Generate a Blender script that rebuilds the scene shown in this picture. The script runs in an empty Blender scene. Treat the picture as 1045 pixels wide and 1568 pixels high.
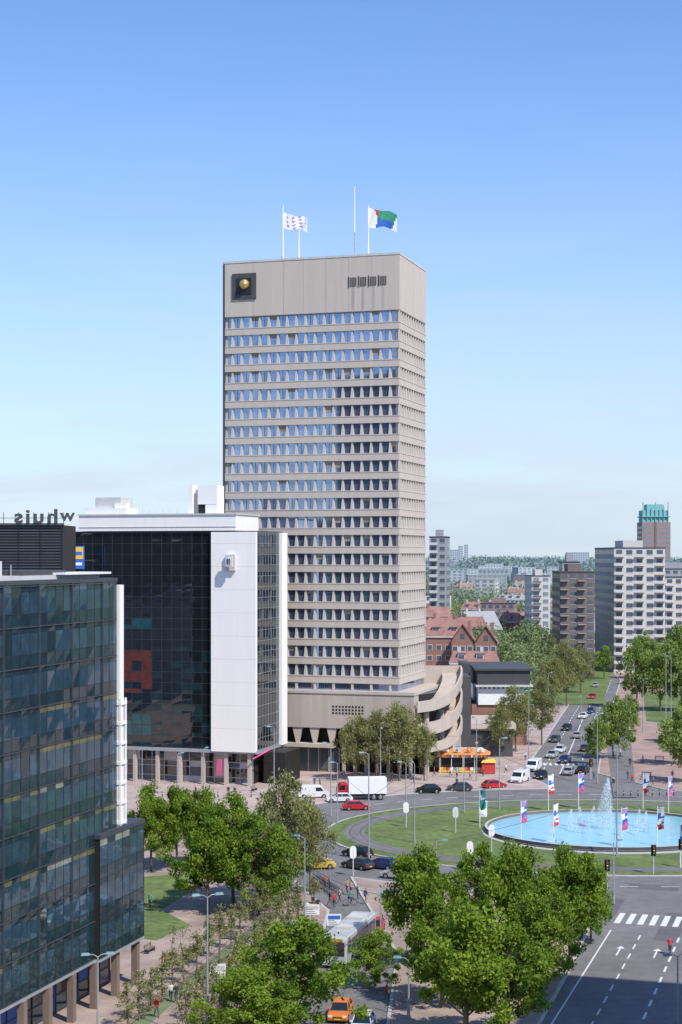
import bpy, math, random
import numpy as np
from mathutils import Vector, Matrix
R = random.Random(7)
NR = np.random.RandomState(11)
scene = bpy.context.scene
COL = scene.collection

# ---- image pixels projected onto the ground from the 40 m high viewpoint -> ground plan metres
F = 2523.0
EYE = 40.0
def G(u, v):
    Y = EYE * F / (v - 850.0)
    return ((u - 522.5) * Y / F, Y)
TH = math.atan2(-0.294, 0.956)       # street-grid rotation

# ------------------------------------------------------------------ materials
def new_mat(name):
    m = bpy.data.materials.new(name); m.use_nodes = True
    nt = m.node_tree
    return m, nt, nt.nodes['Principled BSDF']

def mat(name, col, rough=0.8, metal=0.0, var=0.12, scale=0.6, bump=0.0, spec=0.4, streak=False, ior=None, fine=0.0, bscale=None):
    m, nt, b = new_mat(name)
    N = nt.nodes; L = nt.links
    b.inputs['Roughness'].default_value = rough
    b.inputs['Metallic'].default_value = metal
    b.inputs['Specular IOR Level'].default_value = spec
    if ior: b.inputs['IOR'].default_value = ior
    tc = N.new('ShaderNodeTexCoord')
    mp = N.new('ShaderNodeMapping')
    L.new(tc.outputs['Object'], mp.inputs['Vector'])
    if streak: mp.inputs['Scale'].default_value = (1.6, 1.6, 0.12)
    nz = N.new('ShaderNodeTexNoise'); nz.inputs['Scale'].default_value = scale
    nz.inputs['Detail'].default_value = 6; nz.inputs['Roughness'].default_value = 0.65
    L.new(mp.outputs[0], nz.inputs['Vector'])
    mr = N.new('ShaderNodeMapRange')
    mr.inputs['From Min'].default_value = 0.3; mr.inputs['From Max'].default_value = 0.7
    mr.inputs['To Min'].default_value = 1 - var; mr.inputs['To Max'].default_value = 1 + var
    L.new(nz.outputs['Fac'], mr.inputs['Value'])
    fac = mr.outputs[0]
    if fine > 0:
        n2 = N.new('ShaderNodeTexNoise'); n2.inputs['Scale'].default_value = scale * 9
        n2.inputs['Detail'].default_value = 3
        L.new(tc.outputs['Object'], n2.inputs['Vector'])
        m2 = N.new('ShaderNodeMapRange')
        m2.inputs['From Min'].default_value = 0.3; m2.inputs['From Max'].default_value = 0.7
        m2.inputs['To Min'].default_value = 1 - fine; m2.inputs['To Max'].default_value = 1 + fine
        L.new(n2.outputs['Fac'], m2.inputs['Value'])
        mm = N.new('ShaderNodeMath'); mm.operation = 'MULTIPLY'
        L.new(fac, mm.inputs[0]); L.new(m2.outputs[0], mm.inputs[1]); fac = mm.outputs[0]
    vm = N.new('ShaderNodeVectorMath'); vm.operation = 'SCALE'
    vm.inputs[0].default_value = col[:3]
    L.new(fac, vm.inputs['Scale'])
    L.new(vm.outputs[0], b.inputs['Base Color'])
    if bump > 0:
        bn = N.new('ShaderNodeBump'); bn.inputs['Strength'].default_value = bump
        n3 = N.new('ShaderNodeTexNoise'); n3.inputs['Scale'].default_value = bscale or scale * 4
        L.new(tc.outputs['Object'], n3.inputs['Vector'])
        L.new(n3.outputs['Fac'], bn.inputs['Height']); L.new(bn.outputs[0], b.inputs['Normal'])
    return m

def leafmat(name, dark, light, transl=0.35):
    m, nt, b = new_mat(name); N = nt.nodes; L = nt.links
    at = N.new('ShaderNodeAttribute'); at.attribute_name = 'shade'
    oi = N.new('ShaderNodeObjectInfo')
    ad = N.new('ShaderNodeMath'); ad.operation = 'MULTIPLY_ADD'
    L.new(oi.outputs['Random'], ad.inputs[0]); ad.inputs[1].default_value = 0.25
    L.new(at.outputs['Fac'], ad.inputs[2])
    mx = N.new('ShaderNodeMix'); mx.data_type = 'RGBA'
    mx.inputs['A'].default_value = (*dark, 1); mx.inputs['B'].default_value = (*light, 1)
    L.new(ad.outputs[0], mx.inputs['Factor'])
    L.new(mx.outputs['Result'], b.inputs['Base Color'])
    b.inputs['Roughness'].default_value = 0.6; b.inputs['Specular IOR Level'].default_value = 0.25
    tr = N.new('ShaderNodeBsdfTranslucent'); L.new(mx.outputs['Result'], tr.inputs['Color'])
    ms = N.new('ShaderNodeMixShader'); ms.inputs[0].default_value = transl
    L.new(b.outputs[0], ms.inputs[1]); L.new(tr.outputs[0], ms.inputs[2])
    L.new(ms.outputs[0], nt.nodes['Material Output'].inputs['Surface'])
    return m

def brickmat(name, c1, c2, mortar, sx, sy, patch=0.15):
    m, nt, b = new_mat(name); N = nt.nodes; L = nt.links
    tc = N.new('ShaderNodeTexCoord')
    mp = N.new('ShaderNodeMapping'); mp.inputs['Rotation'].default_value = (0, 0, -TH)
    L.new(tc.outputs['Object'], mp.inputs['Vector'])
    br = N.new('ShaderNodeTexBrick')
    br.inputs['Color1'].default_value = (*c1, 1); br.inputs['Color2'].default_value = (*c2, 1)
    br.inputs['Mortar'].default_value = (*mortar, 1); br.inputs['Scale'].default_value = 1.0
    br.inputs['Brick Width'].default_value = sx; br.inputs['Row Height'].default_value = sy
    br.inputs['Mortar Size'].default_value = 0.02
    L.new(mp.outputs[0], br.inputs['Vector'])
    nz = N.new('ShaderNodeTexNoise'); nz.inputs['Scale'].default_value = 0.25; nz.inputs['Detail'].default_value = 8
    L.new(tc.outputs['Object'], nz.inputs['Vector'])
    mr = N.new('ShaderNodeMapRange'); mr.inputs['From Min'].default_value = 0.3; mr.inputs['From Max'].default_value = 0.7
    mr.inputs['To Min'].default_value = 1 - patch; mr.inputs['To Max'].default_value = 1 + patch
    L.new(nz.outputs['Fac'], mr.inputs['Value'])
    vm = N.new('ShaderNodeVectorMath'); vm.operation = 'SCALE'
    L.new(br.outputs['Color'], vm.inputs[0]); L.new(mr.outputs[0], vm.inputs['Scale'])
    L.new(vm.outputs[0], b.inputs['Base Color']); b.inputs['Roughness'].default_value = 0.9
    return m

M_conc = mat('concrete_beige', (0.545, 0.475, 0.405), 0.85, var=0.06, scale=0.5, streak=True, fine=0.03)
M_conc2 = mat('concrete_podium', (0.49, 0.42, 0.355), 0.85, var=0.10, scale=0.5, streak=True, fine=0.04)
M_stain = mat('concrete_stain', (0.42, 0.375, 0.335), 0.9, var=0.2, scale=1.0, streak=True)
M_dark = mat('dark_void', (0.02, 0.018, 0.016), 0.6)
M_towerglass = mat('tower_glass', (0.28, 0.38, 0.56), 0.03, metal=0.8, var=0.3, scale=0.4, spec=0.5)
M_blind = mat('window_blind', (0.30, 0.27, 0.23), 0.6, var=0.2)
M_blackglass = mat('black_glass', (0.010, 0.014, 0.017), 0.02, var=0.3, spec=0.5, ior=2.1)
M_blackglass2 = mat('black_glass_b', (0.014, 0.03, 0.035), 0.03, var=0.3, spec=0.5, ior=1.8)
M_blueglass = mat('blue_glass', (0.055, 0.12, 0.17), 0.03, metal=0.5, var=0.3, spec=0.5, ior=1.9, bump=.03, bscale=.8)
M_blueglass2 = mat('blue_glass_spandrel', (0.018, 0.045, 0.06), 0.05, metal=0.2, var=0.3, spec=0.5, ior=1.8, bump=.03, bscale=.8)
M_paleglass = mat('blind_reflection_glass', (0.22, 0.24, 0.20), 0.12, var=0.35, spec=0.6)  # pale strips: blinds and reflections, painted as panel colour
M_yelrefl = mat('yellow_reflection_glass', (0.13, 0.13, 0.065), 0.12, var=0.4, spec=0.6)  # yellowish reflections of the facades opposite, painted as panel colour
M_mull = mat('mullion_dark', (0.02, 0.024, 0.028), 0.4)
M_mull2 = mat('mullion_grey', (0.07, 0.08, 0.09), 0.45, metal=0.3)
M_white = mat('white_cladding', (0.87, 0.84, 0.79), 0.6, var=0.025, scale=0.5, streak=True)
M_whitep = mat('white_paint', (0.80, 0.80, 0.80), 0.5, var=0.04)
M_mark = mat('road_paint', (0.66, 0.66, 0.64), 0.8, var=0.25, scale=3)
M_grey = mat('grey_metal', (0.38, 0.40, 0.41), 0.5, metal=0.3)
M_lamphead = mat('lamp_head_teal', (0.16, 0.30, 0.32), 0.5)
M_lgrey = mat('light_grey_panel', (0.55, 0.54, 0.52), 0.6)
M_dgrey = mat('dark_grey', (0.07, 0.07, 0.075), 0.7)
M_gold = mat('gold_ball', (0.75, 0.55, 0.2), 0.3, metal=0.7)
M_asph = mat('asphalt', (0.17, 0.163, 0.16), 0.9, var=0.18, scale=0.08, fine=0.12)
M_asph2 = mat('asphalt_patch', (0.125, 0.12, 0.12), 0.9, var=0.16, scale=0.3, fine=0.10)
M_pave = brickmat('paving_brick', (0.37, 0.28, 0.235), (0.32, 0.245, 0.205), (0.26, 0.20, 0.18), 2.0, 1.0, .25)
M_pave2 = brickmat('paving_plaza', (0.43, 0.34, 0.30), (0.38, 0.305, 0.275), (0.29, 0.235, 0.22), 3.0, 3.0, .2)
M_pave3 = brickmat('paving_red', (0.38, 0.26, 0.21), (0.34, 0.235, 0.19), (0.28, 0.2, 0.17), 1.2, 0.6, .2)
M_kerb = mat('kerb_stone', (0.45, 0.44, 0.42), 0.85, scale=2)
M_grass = mat('lawn', (0.12, 0.165, 0.05), 0.95, var=0.30, scale=0.12, fine=0.25, bump=0.3)
M_far = mat('far_ground_soil', (0.15, 0.19, 0.10), 0.95, var=0.3, scale=0.01, fine=0.2)
M_pool = mat('pool_water', (0.26, 0.54, 0.63), 0.12, var=0.09, scale=0.4, bump=0.2, bscale=3)
M_bark = mat('bark', (0.15, 0.12, 0.09), 0.95, var=0.3, scale=2)
M_leafA = leafmat('leaves_fresh', (0.085, 0.165, 0.015), (0.29, 0.41, 0.045), .45)
M_leafB = leafmat('leaves_olive', (0.17, 0.19, 0.06), (0.36, 0.37, 0.14), .42)
M_leafF = leafmat('leaves_avenue', (0.11, 0.18, 0.035), (0.32, 0.42, 0.10), .42)
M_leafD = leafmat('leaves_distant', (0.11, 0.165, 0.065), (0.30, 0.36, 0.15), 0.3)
M_leafD2 = leafmat('leaves_middistance', (0.17, 0.23, 0.16), (0.29, 0.35, 0.21), 0.3)  # atmospheric haze mixed into the leaf colours
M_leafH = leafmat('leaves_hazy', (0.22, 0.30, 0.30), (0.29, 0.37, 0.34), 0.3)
M_tyre = mat('tyre', (0.02, 0.02, 0.02), 0.8)
M_hub = mat('wheel_hub', (0.45, 0.45, 0.46), 0.35, metal=0.7)
M_glass = mat('car_glass', (0.015, 0.02, 0.025), 0.04, spec=0.8)
M_lampw = mat('headlamp', (0.8, 0.8, 0.78), 0.15)
M_lampr = mat('tail_lamp', (0.5, 0.02, 0.02), 0.2)
M_blue = mat('blue_paint', (0.04, 0.14, 0.48), 0.5)
M_yellow = mat('yellow_paint', (0.74, 0.50, 0.08), 0.5)
M_orange = mat('orange_paint', (0.66, 0.27, 0.08), 0.5)
M_red = mat('red_paint', (0.55, 0.06, 0.05), 0.4)
M_green = mat('green_paint', (0.05, 0.30, 0.16), 0.5)
M_teal = mat('teal_paint', (0.07, 0.34, 0.33), 0.6)
M_tealhz = mat('teal_copper', (0.20, 0.44, 0.44), 0.7)
M_purple = mat('purple_cloth', (0.34, 0.22, 0.50), 0.8)
M_pink = mat('pink_paint', (0.65, 0.10, 0.24), 0.5)
M_brickr = mat('red_brick', (0.29, 0.155, 0.12), 0.9, var=0.15, scale=0.5, fine=0.1)
M_brickh = mat('hazy_brick', (0.32, 0.22, 0.21), 0.9, var=0.1, scale=0.5)
M_tile = mat('roof_tile', (0.29, 0.155, 0.13), 0.85, var=0.25, scale=0.4, fine=0.15)
M_pillar = mat('pillar_brown', (0.20, 0.15, 0.12), 0.8)
M_skin = mat('skin', (0.55, 0.34, 0.25), 0.6)
M_hair = mat('hair', (0.05, 0.03, 0.02), 0.8)
M_denim = mat('trousers_denim', (0.04, 0.06, 0.11), 0.9)
M_black = mat('black_paint', (0.015, 0.015, 0.016), 0.35)
M_aptw = mat('apartment_light', (0.56, 0.54, 0.51), 0.85, var=0.05)
M_aptg = mat('apartment_grey', (0.32, 0.33, 0.345), 0.85, var=0.06)
M_aptb = mat('apartment_brown', (0.18, 0.14, 0.13), 0.85, var=0.1)
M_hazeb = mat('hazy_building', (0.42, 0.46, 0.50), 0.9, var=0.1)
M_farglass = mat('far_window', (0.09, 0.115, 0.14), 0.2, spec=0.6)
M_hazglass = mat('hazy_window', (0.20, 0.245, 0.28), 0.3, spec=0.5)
M_reflred = mat('painted_reflection_red', (0.11, 0.028, 0.022), 0.1, var=.4, spec=.5, ior=1.8)  # red and teal: reflected building colours painted onto bank panels
M_reflteal = mat('painted_reflection_teal', (0.015, 0.07, 0.075), 0.08, var=.4, spec=.5, ior=1.8)

# ------------------------------------------------------------------ mesh builder
class MB:
    def __init__(s): s.v = []; s.f = []; s.m = []; s.mats = []
    def mi(s, m):
        if m not in s.mats: s.mats.append(m)
        return s.mats.index(m)
    def add(s, vs, fs, m):
        n = len(s.v); s.v += [tuple(p) for p in vs]; k = s.mi(m)
        for f in fs: s.f.append(tuple(n + i for i in f)); s.m.append(k)
    def poly(s, pts, m): s.add(pts, [tuple(range(len(pts)))], m)
    def box(s, x0, x1, y0, y1, z0, z1, m):
        s.add([(x0,y0,z0),(x1,y0,z0),(x1,y1,z0),(x0,y1,z0),(x0,y0,z1),(x1,y0,z1),(x1,y1,z1),(x0,y1,z1)],
              [(0,3,2,1),(4,5,6,7),(0,1,5,4),(1,2,6,5),(2,3,7,6),(3,0,4,7)], m)
    def frustum(s, b, t, m, mtop=None):   # b,t=(x0,x1,y0,y1,z)
        vs = [(b[0],b[2],b[4]),(b[1],b[2],b[4]),(b[1],b[3],b[4]),(b[0],b[3],b[4]),
              (t[0],t[2],t[4]),(t[1],t[2],t[4]),(t[1],t[3],t[4]),(t[0],t[3],t[4])]
        s.add(vs, [(0,3,2,1),(0,1,5,4),(1,2,6,5),(2,3,7,6),(3,0,4,7)], m)
        s.add(vs[4:], [(0,1,2,3)], mtop or m)
    def prism(s, pts, z0, z1, m, mside=None):
        a = sum(pts[i][0]*pts[(i+1)%len(pts)][1]-pts[(i+1)%len(pts)][0]*pts[i][1] for i in range(len(pts)))
        if a < 0: pts = pts[::-1]
        n = len(pts)
        vs = [(p[0],p[1],z0) for p in pts]+[(p[0],p[1],z1) for p in pts]
        s.add(vs, [tuple(range(n,2*n))], m)
        s.add(vs, [(i,(i+1)%n,n+(i+1)%n,n+i) for i in range(n)], mside or m)
    def ext(s, prof, hw, m, bev=0.06):    # side profile (x,z) extruded in y with bevelled flanks
        n = len(prof); cx = sum(p[0] for p in prof)/n; cz = sum(p[1] for p in prof)/n
        def sh(p): return (cx+(p[0]-cx)*0.97, cz+(p[1]-cz)*0.90)
        vs = []
        for y, small in ((-hw,1),(-hw+bev,0),(hw-bev,0),(hw,1)):
            for p in prof:
                q = sh(p) if small else p
                vs.append((q[0], y, q[1]))
        fs = [tuple(range(n)), tuple(range(4*n-1,3*n-1,-1))]
        for k in range(3):
            for i in range(n):
                j=(i+1)%n; fs.append((k*n+i,(k+1)*n+i,(k+1)*n+j,k*n+j))
        s.add(vs, fs, m)
    def tube(s, p0, p1, r0, r1, m, n=6, caps=False):
        p0=Vector(p0); p1=Vector(p1); d=(p1-p0)
        if d.length<1e-6: return
        d.normalize(); a=d.orthogonal().normalized(); b=d.cross(a)
        vs=[]
        for p,r in ((p0,r0),(p1,r1)):
            for i in range(n):
                t=2*math.pi*i/n; vs.append(p+a*(r*math.cos(t))+b*(r*math.sin(t)))
        fs=[(i,(i+1)%n,n+(i+1)%n,n+i) for i in range(n)]
        if caps: fs+= [tuple(range(n-1,-1,-1)), tuple(range(n,2*n))]
        s.add(vs,fs,m)
    def path(s, pts, r, m, n=6):
        for a,b in zip(pts[:-1],pts[1:]): s.tube(a,b,r,r,m,n)
    def ball(s, c, r, m, n=10, sz=1.0):
        vs=[];fs=[]
        for i in range(n//2+1):
            ph=math.pi*i/(n//2)
            for j in range(n):
                t=2*math.pi*j/n
                vs.append((c[0]+r*math.sin(ph)*math.cos(t),c[1]+r*math.sin(ph)*math.sin(t),c[2]+r*sz*math.cos(ph)))
        for i in range(n//2):
            for j in range(n): fs.append((i*n+j,(i+1)*n+j,(i+1)*n+(j+1)%n,i*n+(j+1)%n))
        s.add(vs,fs,m)
    def ring(s, cx, cy, ra, rb, z, m, n=96, a0=0, a1=2*math.pi):
        vs=[];fs=[]
        for i in range(n+1):
            t=a0+(a1-a0)*i/n
            vs.append((cx+ra[0]*math.cos(t),cy+ra[1]*math.sin(t),z)); vs.append((cx+rb[0]*math.cos(t),cy+rb[1]*math.sin(t),z))
        for i in range(n): fs.append((2*i,2*i+1,2*i+3,2*i+2))
        s.add(vs,fs,m)
    def data(s, name, smooth=False):
        me=bpy.data.meshes.new(name); me.from_pydata(s.v,[],s.f)
        for m in s.mats: me.materials.append(m)
        me.polygons.foreach_set('material_index', s.m)
        if smooth: me.polygons.foreach_set('use_smooth',[True]*len(s.f))
        me.update(); return me
    def obj(s, name, loc=(0,0,0), rz=0, parent=None, smooth=False):
        return place(s.data(name,smooth), name, loc, rz, parent=parent)

def place(me, name, loc=(0,0,0), rz=0, sc=(1,1,1), parent=None):
    o=bpy.data.objects.new(name, me); COL.objects.link(o)
    o.location=loc; o.rotation_euler=(0,0,rz); o.scale=sc
    if parent: o.parent=parent
    return o
def empty(name, loc=(0,0,0), rz=0):
    return place(None,name,loc,rz)
def building(name, loc, rz, parts):
    e=empty(name,loc,rz)
    for k,mb in parts.items():
        if mb.f: mb.obj(k,parent=e)
    return e

# ------------------------------------------------------------------ ground, roads, pavements
g=MB(); S=9000
g.poly([(-S,-S,-0.06),(S,-S,-0.06),(S,S,-0.06),(-S,S,-0.06)],M_far); g.obj('ground')
g=MB(); g.poly([(-260,-60,0),(320,-60,0),(320,860,0),(-260,860,0)],M_asph); g.obj('road')

def offset_poly(pts,d):
    n=len(pts); out=[]
    for i in range(n):
        p0=Vector(pts[i-1]);p1=Vector(pts[i]);p2=Vector(pts[(i+1)%n])
        a=(p1-p0).normalized(); b=(p2-p1).normalized()
        na=Vector((-a.y,a.x)); nb=Vector((-b.y,b.x)); m=(na+nb)
        if m.length<1e-4: m=na
        m.normalize(); k=d/max(0.4,m.dot(na)); out.append((p1.x+m.x*k,p1.y+m.y*k))
    return out
def pavement(name,pts,m,h=0.12,kerb=True):
    a=sum(pts[i][0]*pts[(i+1)%len(pts)][1]-pts[(i+1)%len(pts)][0]*pts[i][1] for i in range(len(pts)))
    if a<0: pts=pts[::-1]
    mb=MB(); inn=offset_poly(pts,0.3) if kerb else pts; n=len(pts)
    mb.prism(inn,h-0.02,h,m)
    if kerb:
        for i in range(n):
            j=(i+1)%n
            mb.poly([(*pts[i],h),(*pts[j],h),(*inn[j],h),(*inn[i],h)],M_kerb)
            mb.poly([(*pts[i],0),(*pts[j],0),(*pts[j],h),(*pts[i],h)],M_kerb)
    return mb.obj(name)

CX,CY=38.6,237.0
def ell(rx,ry,a):
    t=math.radians(a); return (CX+rx*math.cos(t),CY+ry*math.sin(t))
pavement('pavement',[G(0,1238),G(380,1240),ell(54,45,172),ell(54,45,182),ell(54,45,196),ell(54,45,208),G(505,1395),G(492,1450),G(455,1568),(-6,120),(-12,60),(-120,60),(-120,G(0,1238)[1])],M_pave)
pavement('pavement',[ell(54,45,226),ell(54,45,236),ell(54,45,248),ell(54,45,258),G(915,1400),G(872,1490),G(828,1570),(12,120),(8,100),(0,100),(3.5,135),(5.5,165)],M_pave)
pavement('plaza',[G(0,1226),ell(54,45,160),ell(54,45,148),ell(54,45,136),ell(54,45,122),ell(54,45,108),ell(54,45,92),G(800,1185),G(832,1140),G(858,1100),G(885,1060),G(897,1036),G(885,1005),(70,690),(-120,690),(-120,272)],M_pave2)
pavement('pavement',[ell(54,45,72),ell(54,45,56),ell(54,45,42),ell(54,45,28),(220,262),(300,300),(300,840),(125,840),G(912,1004),G(950,1042),G(938,1080),G(928,1100),G(922,1140),G(915,1185)],M_pave3)
pavement('pavement',[(95,60),(95,150),(78,190),(110,205),(250,215),(250,60)],M_pave)
def sheet(name,pts,z,m):
    a=sum(pts[i][0]*pts[(i+1)%len(pts)][1]-pts[(i+1)%len(pts)][0]*pts[i][1] for i in range(len(pts)))
    if a<0: pts=pts[::-1]
    mb=MB(); mb.poly([(*p,z) for p in pts],m); return mb.obj(name)
sheet('lawn',[G(205,1345),G(300,1338),G(290,1368),G(248,1395),G(292,1418),G(240,1442),G(190,1436)],0.124,M_grass)
sheet('lawn',[G(400,1345),G(452,1342),G(440,1380),G(380,1400)],0.124,M_grass)
sheet('lawn',[G(985,1060),G(1100,1062),G(1100,1118),G(990,1105)],0.124,M_grass)
sheet('lawn',[G(1000,1132),G(1120,1136),G(1140,1160),G(1015,1152)],0.124,M_grass)
sheet('lawn',[(28,440),(70,440),(92,560),(70,680),(20,680)],0.124,M_grass)
sheet('asphalt_path',[G(940,1222),G(975,1222),G(965,1120),G(950,1095),G(938,1105),G(930,1150)],0.124,M_asph)
# planting beds along the promenade
sheet('planting_bed',[G(196,1572),G(412,1400),G(424,1404),G(222,1576)],0.124,M_far)
sheet('planting_bed',[G(285,1600),G(448,1415),G(458,1418),G(310,1600)],0.124,M_far)
mb=MB()
for (u,v,w_,l_) in [(900,1400,3,9),(1000,1440,2.5,14),(960,1360,6,3),(530,1270,3,8),(700,1224,9,2.5),(890,1160,2,16),(870,1120,2,12),(560,1380,3,6)]:
    x,y=G(u,v); ux_=Vector((.956,-.294)); uy_=Vector((.294,.956)); p=Vector((x,y))
    q=[p,p+ux_*w_,p+ux_*w_+uy_*l_,p+uy_*l_]; mb.poly([(*a,.003) for a in q],M_asph2)
mb.obj('asphalt_repair')

# roundabout island
mb=MB()
def epts(rx,ry,n=96): return [ell(rx,ry,360*i/n) for i in range(n)]
mb.prism(epts(41,32),0.0,0.12,M_kerb)
mb.ring(CX,CY,(18.3,17.2),(40.6,31.6),0.126,M_grass)
mb.ring(CX,CY,(35.2,26.6),(38.2,29.4),0.132,M_asph)
for k in (35.8,37.3): mb.ring(CX,CY,(k,k-8.7),(k+0.12,k-8.58),0.138,M_dgrey)
mb.obj('roundabout_island')
# markings
mb=MB()
def strip(p,q,w,z=0.007):
    p=Vector(p);q=Vector(q);d=(q-p).normalized();nn=Vector((-d.y,d.x))*w/2
    mb.poly([(*(p-nn),z),(*(q-nn),z),(*(q+nn),z),(*(p+nn),z)],M_mark)
for i in range(0,120,2):
    a0,a1=360*i/120,360*(i+0.9)/120
    mb.poly([(*ell(47.2,38.2,a0),.007),(*ell(47.2,38.2,a1),.007),(*ell(47.4,38.4,a1),.007),(*ell(47.4,38.4,a0),.007)],M_mark)
ux=Vector((.956,-.294)); uy=Vector((.294,.956))
zb=Vector(G(936,1413))
for i in range(14):
    p=zb+ux*(0.6+1.25*i); strip(p,p+uy*5.2,0.64)
for k,off in enumerate((4.2,8.2,12.4)):
    for j in range(12):
        p=Vector(G(925,1420))+ux*off-uy*(2.5+j*4.2)
        strip(p-uy*2.2,p,0.16 if k!=1 else .22)
p=Vector(G(925,1420))+ux*0.9; strip(p-uy*60,p-uy*1,0.16)
for off in (2.5,6.2,10.3):   # arrows
    p=Vector(G(925,1430))+ux*off-uy*6
    strip(p-uy*3,p,0.18)
    a=p;mb.poly([(*(a-ux*.45),.007),(*(a+ux*.45),.007),(*(a+uy*1.1),.007)],M_mark)
for off in (.25,.5,.75):   # north avenue
    pts=[(G(800,1185),G(915,1185)),(G(832,1140),G(922,1140)),(G(858,1100),G(928,1100)),(G(885,1060),G(938,1080)),(G(897,1036),G(950,1042))]
    line=[Vector(a).lerp(Vector(b),off) for a,b in pts]
    for a,b in zip(line[:-1],line[1:]):
        L=(b-a).length; m_=int(L/6)
        for j in range(m_):
            if off==.5: strip(a.lerp(b,j/m_),a.lerp(b,(j+.97)/m_),.22)
            else: strip(a.lerp(b,j/m_),a.lerp(b,(j+.45)/m_),.2)
a=Vector(G(822,1172)); b=Vector(G(915,1172)); L=(b-a).length; dd=(b-a).normalized()
for i in range(int(L/1.1)): strip(a+dd*(1.1*i+.5),a+dd*(1.1*i+.5)+Vector((.3,3.6)),.5)
mb.obj('road_markings')

# pool + fountain
mb=MB()
mb.prism([(CX+17.9*math.cos(2*math.pi*i/72),CY+1+16.9*math.sin(2*math.pi*i/72)) for i in range(72)],0.1,0.30,M_kerb,M_dgrey)
for i in range(72):
    t0,t1=2*math.pi*i/72,2*math.pi*(i+1)/72
    def pp(r,t,z): return (CX+(r+.4)*math.cos(t),CY+1+(r-.6)*math.sin(t),z)
    mb.poly([pp(17.0,t0,.3),pp(17.0,t1,.3),pp(17.0,t1,.75),pp(17.0,t0,.75)],M_pillar)
    mb.poly([pp(17.4,t1,.3),pp(17.4,t0,.3),pp(17.4,t0,.75),pp(17.4,t1,.75)],M_dgrey)
    mb.poly([pp(17.0,t0,.75),pp(17.0,t1,.75),pp(17.4,t1,.75),pp(17.4,t0,.75)],M_kerb)
mb.ring(CX,CY+1,(0.1,0.1),(17.3,16.3),0.42,M_pool)
mb.obj('fountain_pool')

def np_mesh(name,V,Q,mats,mi,shade=None,smooth=False):
    me=bpy.data.meshes.new(name); V=np.asarray(V,dtype=np.float32); Q=np.asarray(Q,dtype=np.int32)
    me.vertices.add(len(V)); me.vertices.foreach_set('co',V.ravel())
    me.loops.add(Q.size); me.loops.foreach_set('vertex_index',Q.ravel())
    me.polygons.add(len(Q)); me.polygons.foreach_set('loop_start',np.arange(0,Q.size,4,dtype=np.int32))
    for m in mats: me.materials.append(m)
    me.polygons.foreach_set('material_index',np.asarray(mi,dtype=np.int32))
    if shade is not None:
        at=me.attributes.new('shade','FLOAT','FACE'); at.data.foreach_set('value',np.asarray(shade,dtype=np.float32))
    me.update(calc_edges=True); me.validate(); return me
def leaf_quads(C,size,flat=0.0):
    n=len(C); a=NR.normal(size=(n,3)); a[:,2]*=(1-flat); a/=np.linalg.norm(a,axis=1)[:,None]
    b=NR.normal(size=(n,3)); b-=a*(a*b).sum(1)[:,None]; b/=np.linalg.norm(b,axis=1)[:,None]
    s=(size*(0.6+0.8*NR.rand(n)))[:,None]; a=a*s; b=b*s*0.62
    V=np.stack([C+a,C+b,C-a,C-b],1).reshape(-1,3); Q=np.arange(4*n).reshape(-1,4)
    return V,Q

M_spray,nt_,b_=new_mat('water_spray'); b_.inputs['Base Color'].default_value=(.85,.88,.9,1); b_.inputs['Roughness'].default_value=.4
tt=nt_.nodes.new('ShaderNodeBsdfTranslucent'); tt.inputs[0].default_value=(.9,.93,.95,1); ms_=nt_.nodes.new('ShaderNodeMixShader')
nt_.links.new(b_.outputs[0],ms_.inputs[1]); nt_.links.new(tt.outputs[0],ms_.inputs[2]); nt_.links.new(ms_.outputs[0],nt_.nodes['Material Output'].inputs['Surface'])
def jet(x,y,h,r,n):
    t=NR.rand(n)**0.8; z=.45+h*(1-t**1.5)*(0.9+.1*NR.rand(n)); rr=r*(0.05+t)*np.sqrt(NR.rand(n)); a=NR.rand(n)*6.283
    return np.stack([x+rr*np.cos(a)-t*r*.4,y+rr*np.sin(a),z],1)
Cs=[jet(CX,CY+1,7.4,1.5,3800)]
for i in range(14):
    t=2*math.pi*i/14; Cs.append(jet(CX+5.5*math.cos(t),CY+1+5.5*math.sin(t),2.6,.6,420))
C=np.concatenate(Cs); V,Q=leaf_quads(C,np.full(len(C),.06)); place(np_mesh('fountain_jets',V,Q,[M_spray],np.zeros(len(Q))),'fountain_jets')

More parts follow.
